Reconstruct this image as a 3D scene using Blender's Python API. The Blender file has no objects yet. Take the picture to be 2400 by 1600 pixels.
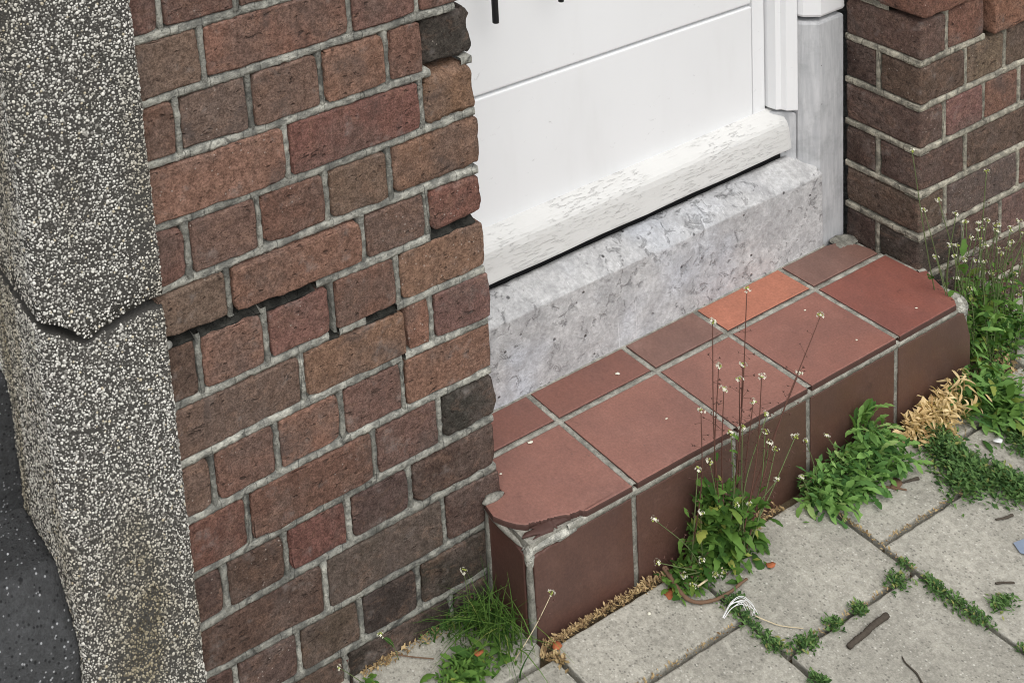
import bpy, math, random
import numpy as np
from mathutils import Vector, Matrix, Euler

random.seed(7)
rng = np.random.default_rng(7)
scene = bpy.context.scene
C = scene.collection
R = math.radians

# ------------------------------------------------------------------ camera
cam_d = bpy.data.cameras.new("camera")
cam = bpy.data.objects.new("camera", cam_d)
C.objects.link(cam)
cam_d.sensor_width = 36.0
cam_d.lens = 36.0 * 3145.78 / 2400.0
cam_d.shift_x = (1200.0 - 224.66) / 2400.0          # the photograph is a crop from a larger frame
cam_d.shift_y = -(800.0 + 696.29) / 2400.0
cam_d.clip_start = 0.05
cam_d.clip_end = 500.0
_r = Vector((0.9003, -0.4209, -0.1110))
_d = Vector((-0.1830, -0.1350, -0.9738))
_f = Vector((0.3950, 0.8969, -0.1986))
_f.normalize()
_r = (_r - _f * _r.dot(_f)).normalized()
_u = _r.cross(_f)
if _u.dot(_d) > 0:
    _u = -_u
M = Matrix((_r, _u, -_f)).transposed().to_4x4()
M.translation = Vector((-1.9723, -1.3206, 1.7032))
cam.matrix_world = M
scene.camera = cam

# ------------------------------------------------------------------ sky, sun, exposure
SUN_EL, SUN_AZ = R(56), R(196)       # azimuth measured clockwise from +Y (into the wall)
world = bpy.data.worlds.new("World")
scene.world = world
world.use_nodes = True
wn = world.node_tree
wn.nodes.clear()
sky = wn.nodes.new("ShaderNodeTexSky")
sky.sky_type = 'NISHITA'
sky.sun_disc = False
sky.sun_elevation = SUN_EL
sky.sun_rotation = SUN_AZ
sky.air_density = 1.0
sky.dust_density = 3.0
sky.ozone_density = 1.0
hs = wn.nodes.new("ShaderNodeHueSaturation")          # a veiled, almost grey sky
hs.inputs['Saturation'].default_value = 0.34
bg = wn.nodes.new("ShaderNodeBackground")
bg.inputs['Strength'].default_value = 0.13
wo = wn.nodes.new("ShaderNodeOutputWorld")
wn.links.new(sky.outputs[0], hs.inputs['Color'])
wn.links.new(hs.outputs[0], bg.inputs['Color'])
wn.links.new(bg.outputs[0], wo.inputs['Surface'])

sl = bpy.data.lights.new("sun", 'SUN')
sl.energy = 1.3
sl.angle = R(60)
sl.color = (1.0, 0.975, 0.94)
sun = bpy.data.objects.new("sun", sl)
C.objects.link(sun)
sdir = Vector((math.sin(SUN_AZ) * math.cos(SUN_EL), math.cos(SUN_AZ) * math.cos(SUN_EL), math.sin(SUN_EL)))
sun.rotation_euler = (-sdir).to_track_quat('-Z', 'Y').to_euler()
sun.location = sdir * 20

vs = scene.view_settings
vs.view_transform = 'Standard'
vs.look = 'None'
vs.exposure = 0.34
vs.gamma = 1.0
vs.use_curve_mapping = False
scene.cycles.use_denoising = True
scene.cycles.filter_width = 1.0
scene.cycles.max_bounces = 4
scene.cycles.diffuse_bounces = 2

# ------------------------------------------------------------------ numpy noise
_perm = rng.integers(0, 2 ** 31, size=4096)


def _hash(ix, iy, iz):
    h = (ix * 73856093) ^ (iy * 19349663) ^ (iz * 83492791)
    return (_perm[h & 4095] & 0xffff) / 65535.0


def vnoise(p):
    p = np.asarray(p, float)
    i = np.floor(p).astype(np.int64)
    f = p - i
    f = f * f * (3 - 2 * f)
    r = 0
    for dx in (0, 1):
        wx = f[:, 0] if dx else 1 - f[:, 0]
        for dy in (0, 1):
            wy = f[:, 1] if dy else 1 - f[:, 1]
            for dz in (0, 1):
                wz = f[:, 2] if dz else 1 - f[:, 2]
                r = r + wx * wy * wz * _hash(i[:, 0] + dx, i[:, 1] + dy, i[:, 2] + dz)
    return r * 2 - 1


def fbm(p, octv=3):
    p = np.asarray(p, float)
    a, s, r = 1.0, 0.0, 0
    for o in range(octv):
        r = r + a * vnoise(p * (2 ** o) + 17.3 * o)
        s += a
        a *= 0.5
    return r / s


# ------------------------------------------------------------------ node helper
class NT:
    def __init__(s, name):
        s.m = bpy.data.materials.new(name)
        s.m.use_nodes = True
        s.t = s.m.node_tree
        s.t.nodes.clear()
        s.out = s.t.nodes.new("ShaderNodeOutputMaterial")

    def n(s, kind, **kw):
        nd = s.t.nodes.new(kind)
        for k, v in kw.items():
            setattr(nd, k, v)
        return nd

    def put(s, sock, v):
        if isinstance(v, bpy.types.NodeSocket):
            s.t.links.new(v, sock)
        elif v is not None:
            if isinstance(v, (tuple, list)) and len(v) == 3 and sock.type == 'RGBA':
                v = (*v, 1.0)
            sock.default_value = v

    def coord(s, rnd=True, which='Object'):
        tc = s.n("ShaderNodeTexCoord").outputs[which]
        if not rnd:
            return tc
        oi = s.n("ShaderNodeObjectInfo").outputs['Random']
        mu = s.math('MULTIPLY', oi, 53.0)
        va = s.n("ShaderNodeVectorMath", operation='ADD')
        s.put(va.inputs[0], tc)
        s.put(va.inputs[1], mu)
        return va.outputs[0]

    def pos(s):
        return s.n("ShaderNodeNewGeometry").outputs['Position']

    def scale(s, vec, sc):
        va = s.n("ShaderNodeVectorMath", operation='MULTIPLY')
        s.put(va.inputs[0], vec)
        va.inputs[1].default_value = sc
        return va.outputs[0]

    def noise(s, vec, sc, detail=3.0, rough=0.55, dist=0.0):
        nd = s.n("ShaderNodeTexNoise")
        s.put(nd.inputs['Vector'], vec)
        nd.inputs['Scale'].default_value = sc
        nd.inputs['Detail'].default_value = detail
        nd.inputs['Roughness'].default_value = rough
        nd.inputs['Distortion'].default_value = dist
        return nd.outputs['Fac']

    def voro(s, vec, sc, feature='F1'):
        nd = s.n("ShaderNodeTexVoronoi", feature=feature)
        s.put(nd.inputs['Vector'], vec)
        nd.inputs['Scale'].default_value = sc
        return nd.outputs['Distance'], nd.outputs['Color'] if 'Color' in nd.outputs else None

    def ramp(s, fac, lo, hi, a=0.0, b=1.0):
        nd = s.n("ShaderNodeMapRange", interpolation_type='SMOOTHSTEP')
        s.put(nd.inputs['Value'], fac)
        nd.inputs['From Min'].default_value = lo
        nd.inputs['From Max'].default_value = hi
        nd.inputs['To Min'].default_value = a
        nd.inputs['To Max'].default_value = b
        return nd.outputs['Result']

    def math(s, op, a, b=None):
        nd = s.n("ShaderNodeMath", operation=op)
        s.put(nd.inputs[0], a)
        if b is not None:
            s.put(nd.inputs[1], b)
        return nd.outputs[0]

    def mix(s, fac, a, b, blend='MIX'):
        nd = s.n("ShaderNodeMix", data_type='RGBA', blend_type=blend)
        s.put(nd.inputs[0], fac)
        s.put(nd.inputs[6], a)
        s.put(nd.inputs[7], b)
        return nd.outputs[2]

    def sep(s, col):
        nd = s.n("ShaderNodeSeparateColor")
        s.put(nd.inputs[0], col)
        return nd.outputs

    def sepxyz(s, v):
        nd = s.n("ShaderNodeSeparateXYZ")
        s.put(nd.inputs[0], v)
        return nd.outputs

    def bump(s, h, strength=0.5, dist=0.002, normal=None):
        nd = s.n("ShaderNodeBump")
        nd.inputs['Strength'].default_value = strength
        nd.inputs['Distance'].default_value = dist
        s.put(nd.inputs['Height'], h)
        if normal is not None:
            s.put(nd.inputs['Normal'], normal)
        return nd.outputs[0]

    def done(s, col, rough=0.85, normal=None, spec=0.3, sub=0.0):
        b = s.n("ShaderNodeBsdfPrincipled")
        s.put(b.inputs['Base Color'], col)
        s.put(b.inputs['Roughness'], rough)
        b.inputs['Specular IOR Level'].default_value = spec
        if normal is not None:
            s.put(b.inputs['Normal'], normal)
        s.t.links.new(b.outputs[0], s.out.inputs[0])
        return s.m


def srgb(r, g, b):
    def f(v):
        v /= 255.0
        return v / 12.92 if v <= 0.04045 else ((v + 0.055) / 1.055) ** 2.4
    return (f(r), f(g), f(b))


def m_brick():
    s = NT("fired_brick")
    co = s.coord()
    oc = s.n("ShaderNodeObjectInfo").outputs['Color']
    big = s.ramp(s.noise(co, 15, 3, 0.6), 0.40, 0.68)
    col = s.mix(s.math('MULTIPLY', big, 0.55), oc, (0.115, 0.088, 0.076))
    warm = s.ramp(s.noise(s.scale(co, (1, 1, 1.6)), 31, 3, 0.7, 0.6), 0.50, 0.68)
    col = s.mix(s.math('MULTIPLY', warm, 0.34), col, s.mix(0.55, oc, (0.27, 0.165, 0.115)))
    gr = s.noise(co, 380, 2, 0.75)
    mid = s.noise(co, 105, 3, 0.74)
    col = s.mix(1.0, col, s.mix(s.ramp(gr, 0.25, 0.75), (0.58, 0.57, 0.56), (1.45, 1.44, 1.42)), 'MULTIPLY')
    col = s.mix(1.0, col, s.mix(s.ramp(mid, 0.25, 0.75), (0.66, 0.64, 0.63), (1.33, 1.33, 1.33)), 'MULTIPLY')
    # drag marks and fire pits: irregular, of many sizes
    pn = s.noise(s.scale(co, (0.75, 1, 1.5)), 56, 3, 0.62, 1.2)
    pm = s.ramp(s.noise(co, 24, 2), 0.36, 0.58)
    pit = s.math('MULTIPLY', s.ramp(pn, 0.635, 0.70), pm)
    pd, pc = s.voro(s.scale(co, (0.75, 1, 1.5)), 82)
    p2 = s.math('MULTIPLY', s.ramp(s.math('ADD', pd, s.math('MULTIPLY', mid, 0.55)), 0.34, 0.50, 1.0, 0.0), s.ramp(s.sep(pc)[0], 0.66, 0.74))
    pit = s.math('MAXIMUM', pit, s.math('MULTIPLY', p2, 0.8))
    col = s.mix(s.math('MULTIPLY', pit, 0.72), col, (0.040, 0.028, 0.023))
    # pale lime specks
    sd, sc = s.voro(co, 150)
    spk = s.math('MULTIPLY', s.ramp(s.math('ADD', sd, s.math('MULTIPLY', gr, 0.3)), 0.26, 0.36, 1.0, 0.0), s.ramp(s.sep(sc)[1], 0.90, 0.94))
    col = s.mix(s.math('MULTIPLY', spk, 0.55), col, (0.46, 0.40, 0.35))
    soot = s.ramp(s.noise(co, 12, 3, 0.6, 0.8), 0.56, 0.74)
    col = s.mix(s.math('MULTIPLY', soot, 0.5), col, (0.075, 0.062, 0.058))
    # thin lime film
    film = s.ramp(s.noise(co, 26, 3, 0.75), 0.56, 0.80)
    col = s.mix(s.math('MULTIPLY', film, 0.38), col, (0.30, 0.27, 0.25))
    h = s.math('SUBTRACT', s.math('ADD', s.math('MULTIPLY', gr, 0.45), s.math('MULTIPLY', mid, 1.0)), s.math('MULTIPLY', pit, 1.3))
    return s.done(col, 0.9, s.bump(h, 0.85, 0.0022), 0.15)


def m_mortar(name, lo, hi, bumpd=0.0018, cracks=True):
    s = NT(name)
    co = s.pos()
    a = s.ramp(s.noise(co, 55, 5, 0.65), 0.34, 0.66)
    b = s.noise(co, 330, 3, 0.7)
    col = s.mix(a, lo, hi)
    col = s.mix(1.0, col, s.mix(b, (0.5, 0.5, 0.5), (1.5, 1.5, 1.48)), 'MULTIPLY')
    vd, vc = s.voro(co, 300)
    sp = s.math('MULTIPLY', s.ramp(vd, 0.2, 0.34, 1.0, 0.0), s.ramp(s.sep(vc)[0], 0.78, 0.82))
    col = s.mix(s.math('MULTIPLY', sp, 0.6), col, (0.08, 0.085, 0.08))
    # hairline shrinkage cracks across the joint
    ld, _ = s.voro(s.scale(co, (1, 1, 0.12)), 17, 'DISTANCE_TO_EDGE')
    ln = s.ramp(ld, 0.004, 0.011, 0.6 if cracks else 0.0, 0.0)
    col = s.mix(ln, col, (0.05, 0.05, 0.048))
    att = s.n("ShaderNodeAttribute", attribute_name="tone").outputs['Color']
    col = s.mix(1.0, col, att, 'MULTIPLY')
    return s.done(col, 0.95, s.bump(s.math('ADD', b, s.math('MULTIPLY', a, 1.5)), 0.8, bumpd), 0.1)


def m_tile():
    s = NT("quarry_tile")
    co = s.coord()
    oc = s.n("ShaderNodeObjectInfo").outputs['Color']
    a = s.ramp(s.noise(co, 9, 4, 0.6), 0.35, 0.7)
    col = s.mix(s.math('MULTIPLY', a, 0.7), oc, s.mix(1.0, oc, (0.74, 0.80, 0.84), 'MULTIPLY'))
    b = s.ramp(s.noise(co, 21, 4, 0.75), 0.46, 0.76)
    col = s.mix(s.math('MULTIPLY', b, 0.45), col, s.mix(1.0, col, (1.38, 1.46, 1.50), 'MULTIPLY'))
    dk = s.ramp(s.noise(co, 33, 4, 0.75, 0.7), 0.58, 0.78)
    col = s.mix(s.math('MULTIPLY', dk, 0.6), col, s.mix(1.0, col, (0.55, 0.55, 0.55), 'MULTIPLY'))
    sc1 = s.ramp(s.noise(s.scale(co, (40, 460, 90)), 1.0, 2, 0.5), 0.70, 0.76)
    col = s.mix(s.math('MULTIPLY', sc1, 0.30), col, s.mix(1.0, col, (1.6, 1.7, 1.75), 'MULTIPLY'))
    g = s.noise(co, 320, 3, 0.7)
    col = s.mix(1.0, col, s.mix(s.ramp(g, 0.25, 0.75), (0.84, 0.84, 0.84), (1.16, 1.16, 1.16)), 'MULTIPLY')
    vd, vc = s.voro(co, 60)
    sp = s.math('MULTIPLY', s.ramp(vd, 0.06, 0.11, 1.0, 0.0), s.ramp(s.sep(vc)[0], 0.80, 0.84))
    col = s.mix(s.math('MULTIPLY', sp, 0.55), col, (0.10, 0.07, 0.06))
    ro = s.ramp(s.noise(co, 18, 4), 0.3, 0.7, 0.42, 0.62)
    return s.done(col, ro, s.bump(s.noise(co, 140, 4, 0.7), 0.45, 0.0009), 0.45)


def m_concrete(name, base, dark, light, sc=1.0, bd=0.0012, speck=1.0):
    s = NT(name)
    co = s.coord()
    a = s.ramp(s.noise(co, 9 * sc, 3, 0.65), 0.3, 0.72)
    oc = s.n("ShaderNodeObjectInfo").outputs['Color']
    col = s.mix(s.math('MULTIPLY', a, 0.6), base, tuple(0.66 * v for v in base))
    col = s.mix(1.0, col, oc, 'MULTIPLY')
    b = s.noise(co, 420 * sc, 2, 0.7)
    col = s.mix(1.0, col, s.mix(b, (0.62, 0.62, 0.62), (1.38, 1.38, 1.38)), 'MULTIPLY')
    c2 = s.noise(co, 110 * sc, 3, 0.75)
    col = s.mix(1.0, col, s.mix(s.ramp(c2, 0.25, 0.75), (0.78, 0.78, 0.77), (1.22, 1.22, 1.22)), 'MULTIPLY')
    lich = s.math('MULTIPLY', s.ramp(s.noise(co, 48 * sc, 3, 0.6, 0.5), 0.62, 0.70), s.ramp(s.noise(co, 6 * sc, 2), 0.45, 0.62))
    col = s.mix(s.math('MULTIPLY', lich, 0.4), col, tuple(min(0.6, v * 1.5) for v in base))
    vd, vc = s.voro(co, 230 * sc)
    q = s.sep(vc)
    m1 = s.math('MULTIPLY', s.ramp(vd, 0.22, 0.46, 1.0, 0.0), s.ramp(q[0], 0.60, 0.85))
    m2 = s.math('MULTIPLY', s.ramp(vd, 0.18, 0.40, 1.0, 0.0), s.ramp(q[1], 0.76, 0.96))
    col = s.mix(s.math('MULTIPLY', m1, 0.62 * speck), col, dark)
    col = s.mix(s.math('MULTIPLY', m2, 0.48 * speck), col, light)
    wd, wc = s.voro(co, 75 * sc)
    m3 = s.math('MULTIPLY', s.ramp(s.math('ADD', wd, s.math('MULTIPLY', c2, 0.3)), 0.22, 0.36, 1.0, 0.0), s.ramp(s.sep(wc)[2], 0.78, 0.9))
    col = s.mix(s.math('MULTIPLY', m3, 0.6 * speck), col, dark)
    h = s.math('SUBTRACT', s.math('ADD', b, c2), s.math('MULTIPLY', m3, 1.2))
    return s.done(col, 0.92, s.bump(h, 0.6, bd), 0.2)


def m_threshold():
    s = NT("weathered_limestone")
    co = s.pos()
    a = s.ramp(s.noise(co, 11, 5, 0.65), 0.35, 0.68)
    col = s.mix(a, srgb(198, 198, 197), srgb(174, 174, 174))
    blue = s.ramp(s.noise(co, 5, 3, 0.5), 0.46, 0.66)
    col = s.mix(s.math('MULTIPLY', blue, 0.5), col, srgb(192, 198, 208))
    f = s.noise(co, 130, 4, 0.78)
    col = s.mix(1.0, col, s.mix(s.ramp(f, 0.25, 0.75), (0.74, 0.74, 0.74), (1.22, 1.22, 1.22)), 'MULTIPLY')
    blot = s.ramp(s.noise(co, 30, 4, 0.7), 0.42, 0.70)
    col = s.mix(s.math('MULTIPLY', blot, 0.5), col, srgb(148, 147, 148))
    p = s.ramp(s.noise(co, 46, 5, 0.74, 0.8), 0.55, 0.64)
    msk = s.ramp(s.noise(co, 8, 3, 0.5), 0.40, 0.56)
    pit = s.math('MULTIPLY', p, msk)
    col = s.mix(s.math('MULTIPLY', pit, 0.36), col, srgb(104, 104, 104))
    vd, vc = s.voro(co, 62)
    hole = s.math('MULTIPLY', s.ramp(vd, 0.09, 0.2, 1.0, 0.0), s.ramp(s.sep(vc)[0], 0.87, 0.9))
    col = s.mix(s.math('MULTIPLY', hole, 0.75), col, srgb(60, 60, 60))
    drip = s.math('MULTIPLY', s.ramp(s.noise(s.scale(co, (190, 40, 2.5)), 1.0, 2), 0.71, 0.75), 0.55)
    col = s.mix(drip, col, srgb(225, 225, 225))
    h = s.math('SUBTRACT', f, s.math('ADD', s.math('MULTIPLY', pit, 1.2), s.math('MULTIPLY', hole, 2.0)))
    return s.done(col, 0.9, s.bump(h, 0.8, 0.0022), 0.2)


def m_paint(name, base, peel=False, scuff=0.75):
    s = NT(name)
    co = s.pos()
    a = s.noise(co, 3.0, 3, 0.5)
    col = s.mix(s.ramp(a, 0.3, 0.7), base, tuple(v * 0.95 for v in base))
    sm = s.ramp(s.noise(s.scale(co, (1.0, 1.0, 1.5)), 34, 5, 0.7, 1.2), 0.63, 0.74)
    sm2 = s.ramp(s.noise(co, 7, 2), 0.42, 0.60)
    k = s.math('MULTIPLY', s.math('MULTIPLY', sm, sm2), scuff)
    col = s.mix(k, col, (0.52, 0.52, 0.52))
    gm = s.ramp(s.noise(s.scale(co, (9, 9, 2.2)), 1.0, 4, 0.65), 0.50, 0.80)
    col = s.mix(s.math('MULTIPLY', gm, 0.16), col, (0.50, 0.49, 0.46))
    hgt = s.noise(s.scale(co, (6, 6, 90)), 1.0, 4, 0.6)
    nrm = s.bump(hgt, 0.05, 0.001)
    rough = 0.42
    if peel:
        g = s.noise(s.scale(co, (55, 120, 520)), 1.0, 5, 0.68)
        msk = s.ramp(s.noise(co, 9, 3, 0.55), 0.40, 0.62)
        pl = s.math('MULTIPLY', s.ramp(g, 0.56, 0.62), msk)
        col = s.mix(s.math('MULTIPLY', pl, 0.42), col, (0.42, 0.415, 0.40))
        hair = s.ramp(s.noise(s.scale(co, (12, 60, 420)), 1.0, 3, 0.6), 0.60, 0.66)
        col = s.mix(s.math('MULTIPLY', hair, 0.28), col, (0.45, 0.44, 0.42))
        nrm = s.bump(s.math('SUBTRACT', 1.0, pl), 0.7, 0.0012, s.bump(g, 0.3, 0.0012))
        rough = 0.62
    return s.done(col, rough, nrm, 0.4)


def m_neut():
    s = NT("grey_painted_stone")
    co = s.pos()
    st = s.noise(s.scale(co, (110, 110, 14)), 1.0, 4, 0.65)
    col = s.mix(s.ramp(st, 0.3, 0.75), srgb(176, 178, 180), srgb(200, 201, 202))
    b = s.ramp(s.noise(co, 24, 5, 0.7), 0.45, 0.75)
    col = s.mix(s.math('MULTIPLY', b, 0.35), col, srgb(120, 123, 124))
    vd, vc = s.voro(co, 90)
    hole = s.math('MULTIPLY', s.ramp(vd, 0.07, 0.16, 1.0, 0.0), s.ramp(s.sep(vc)[0], 0.93, 0.95))
    col = s.mix(s.math('MULTIPLY', hole, 0.7), col, srgb(70, 70, 70))
    drip = s.math('MULTIPLY', s.ramp(s.noise(s.scale(co, (230, 60, 4)), 1.0, 2), 0.73, 0.77), 0.6)
    col = s.mix(drip, col, srgb(226, 226, 226))
    return s.done(col, 0.7, s.bump(s.noise(co, 180, 4), 0.35, 0.001), 0.3)


def m_cement(name, base):
    s = NT(name)
    co = s.pos()
    a = s.noise(co, 260, 4, 0.7)
    col = s.mix(a, tuple(v * 0.5 for v in base), tuple(v * 1.5 for v in base))
    return s.done(col, 0.95, s.bump(a, 0.9, 0.003), 0.1)


def m_attr(name, rough=0.6, spec=0.3, sc=0):
    s = NT(name)
    col = s.n("ShaderNodeAttribute", attribute_name="Col").outputs['Color']
    nrm = None
    if sc:
        a = s.noise(s.pos(), sc, 3, 0.6)
        col = s.mix(1.0, col, s.mix(a, (0.7, 0.7, 0.7), (1.3, 1.3, 1.3)), 'MULTIPLY')
        nrm = s.bump(a, 0.5, 0.0008)
    return s.done(col, rough, nrm, spec)


def m_leaf(name, a, b, c, rough=0.72):
    s = NT(name)
    oi = s.n("ShaderNodeObjectInfo").outputs['Random']
    isl = s.n("ShaderNodeNewGeometry").outputs['Random Per Island']
    f = s.math('FRACT', s.math('ADD', oi, isl))
    col = s.mix(s.ramp(f, 0.0, 0.8), a, b)
    col = s.mix(s.ramp(f, 0.90, 0.99), col, c)
    co = s.coord(False)
    v = s.noise(s.pos(), 160, 3, 0.6)
    col = s.mix(1.0, col, s.mix(v, (0.75, 0.75, 0.7), (1.25, 1.25, 1.2)), 'MULTIPLY')
    b_ = s.n("ShaderNodeBsdfPrincipled")
    s.put(b_.inputs['Base Color'], col)
    b_.inputs['Roughness'].default_value = rough
    b_.inputs['Specular IOR Level'].default_value = 0.22
    s.put(b_.inputs['Normal'], s.bump(v, 0.25, 0.0008))
    tr = s.n("ShaderNodeBsdfTranslucent")
    s.put(tr.inputs['Color'], s.mix(1.0, col, (1.3, 1.5, 0.6), 'MULTIPLY'))
    mx = s.n("ShaderNodeMixShader")
    mx.inputs[0].default_value = 0.22
    s.t.links.new(b_.outputs[0], mx.inputs[1])
    s.t.links.new(tr.outputs[0], mx.inputs[2])
    s.t.links.new(mx.outputs[0], s.out.inputs[0])
    return s.m


def m_plain(name, col, rough=0.7, sc=0, spec=0.3, var=0.35):
    s = NT(name)
    c = col
    nrm = None
    if sc:
        a = s.noise(s.coord(), sc, 4, 0.65)
        c = s.mix(a, tuple(v * (1 - var) for v in col), tuple(v * (1 + var) for v in col))
        nrm = s.bump(a, 0.5, 0.001)
    return s.done(c, rough, nrm, spec)


MAT = dict(
    brick=m_brick(),
    mortar=m_mortar("lime_mortar", (0.165, 0.165, 0.152), (0.43, 0.425, 0.38)),
    core=m_mortar("old_mortar_bed", (0.10, 0.10, 0.095), (0.20, 0.20, 0.19)),
    grout=m_mortar("tile_grout", (0.19, 0.185, 0.16), (0.37, 0.36, 0.315), 0.001, False),
    rubble=m_mortar("broken_bedding_mortar", (0.30, 0.30, 0.27), (0.62, 0.61, 0.54), 0.004, False),
    tile=m_tile(),
    tile_body=m_plain('tile_body', srgb(78, 56, 50), 0.7, 90, 0.3, 0.3),
    paving=m_concrete("paving_concrete", srgb(170, 167, 156), srgb(94, 92, 86), srgb(232, 230, 220)),
    soil=m_concrete("joint_soil", srgb(96, 84, 66), srgb(40, 34, 28), srgb(150, 136, 110), 0.6, 0.004),
    stone=m_threshold(),
    white=m_paint("white_paint", (0.82, 0.83, 0.835)),
    peel=m_paint("flaking_white_paint", (0.64, 0.64, 0.62), True),
    neut=m_neut(),
    cement=m_cement("dark_cement_matrix", (0.080, 0.077, 0.070)),
    pebble=m_attr("washed_pebbles", 0.5, 0.3),
    tar=m_concrete("tarred_plaster", srgb(70, 71, 72), srgb(26, 27, 28), srgb(196, 198, 200), 0.9, 0.004, 1.3),
    render=m_concrete("pale_plaster", srgb(214, 216, 218), srgb(170, 170, 170), srgb(235, 235, 235), 1.0, 0.001, 0.3),
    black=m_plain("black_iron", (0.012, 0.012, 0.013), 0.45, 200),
    leaf=m_leaf("rosette_leaf", srgb(58, 92, 40), srgb(98, 132, 62), srgb(150, 158, 80)),
    leaf2=m_leaf("fleshy_leaf", srgb(70, 108, 58), srgb(122, 160, 88), srgb(150, 175, 110)),
    moss=m_leaf("creeping_green", srgb(52, 82, 44), srgb(104, 136, 80), srgb(150, 150, 92), 0.65),
    grass=m_leaf("grass_blade", srgb(44, 76, 32), srgb(98, 130, 62), srgb(176, 178, 110)),
    dry=m_leaf("withered_leaf", srgb(204, 176, 130), srgb(232, 208, 166), srgb(170, 136, 96), 0.8),
    litter=m_leaf("dry_litter", srgb(132, 108, 82), srgb(196, 172, 134), srgb(120, 96, 72), 0.85),
    petal=m_plain("white_petal", (0.72, 0.70, 0.58), 0.7),
    bud=m_plain("green_bud", srgb(150, 160, 80), 0.7),
    stem=m_plain("red_brown_stem", srgb(96, 66, 56), 0.7, 300),
    gstem=m_plain("green_stem", srgb(98, 112, 70), 0.7, 300),
    pod=m_plain("seed_pod", srgb(84, 58, 50), 0.7, 300),
    twig=m_plain("twig_bark", srgb(112, 88, 70), 0.85, 160),
    dtwig=m_plain("dark_twig_bark", srgb(76, 69, 61), 0.9, 260, 0.2, 0.6),
    straw=m_plain("straw", srgb(206, 192, 160), 0.8, 200),
    fibre=m_plain("white_fibre", (0.80, 0.81, 0.80), 0.6),
    bluepaint=m_plain("blue_marking_paint", srgb(132, 144, 162), 0.9, 60, 0.1, 0.15),
    rust=m_plain("rusty_dry_leaf", srgb(164, 96, 62), 0.8, 120),
)


# ------------------------------------------------------------------ object helpers
def new_mesh(name, verts, faces, mat, smooth=True, cols=None, cname="Col"):
    me = bpy.data.meshes.new(name)
    verts = np.asarray(verts, np.float32)
    if isinstance(faces, np.ndarray):
        faces = faces.tolist()
    me.from_pydata(verts.tolist(), [], faces)
    if smooth:
        me.polygons.foreach_set("use_smooth", [True] * len(me.polygons))
    if cols is not None:
        at = me.color_attributes.new(cname, 'FLOAT_COLOR', 'POINT')
        cc = np.ones((len(verts), 4), np.float32)
        cc[:, :3] = cols
        at.data.foreach_set("color", cc.ravel())
    me.materials.append(mat)
    me.update()
    return me


def link(name, me, parent=None, loc=None, mat4=None):
    o = bpy.data.objects.new(name, me)
    C.objects.link(o)
    if parent is not None:
        o.parent = parent
    if mat4 is not None:
        o.matrix_local = mat4
    elif loc is not None:
        o.location = loc
    return o


def obj(name, verts, faces, mat, parent=None, smooth=True, cols=None, cname="Col", color=None):
    """A mesh given in world coordinates, its origin moved to its centre."""
    v = np.asarray(verts, float)
    c = (v.min(0) + v.max(0)) / 2
    if parent is not None:
        pl = np.array(parent.matrix_world.translation) if parent.parent is None else np.array(parent.location) + np.array(parent.parent.location)
    else:
        pl = np.zeros(3)
    me = new_mesh(name, v - c, faces, mat, smooth, cols, cname)
    o = link(name, me, parent, tuple(c - pl))
    if color is not None:
        o.color = (*color, 1.0)
    return o


def thing(name, label, cat, loc=(0, 0, 0), group=None):
    o = bpy.data.objects.new(name, None)
    o.empty_display_size = 0.05
    C.objects.link(o)
    o.location = loc
    o.matrix_world = Matrix.Translation(loc)
    o['label'] = label
    o['category'] = cat
    if group:
        o['group'] = group
    return o


def tag(o, label, cat, group=None):
    o['label'] = label
    o['category'] = cat
    if group:
        o['group'] = group
    return o


def axis_coords(L, r, step):
    """coordinates along an axis of length L, finer towards the rounded ends"""
    inner = max(1, int(round((L - 2 * r) / step)))
    mid = np.linspace(-L / 2 + r, L / 2 - r, inner + 1)
    if inner > 3:
        mid = np.concatenate([mid[:1], [mid[0] + min(0.0012, 0.4 * step)], mid[1:-1], [mid[-1] - min(0.0012, 0.4 * step)], mid[-1:]])
    return np.concatenate([[-L / 2, -L / 2 + 0.4 * r], mid, [L / 2 - 0.4 * r, L / 2]])


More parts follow.
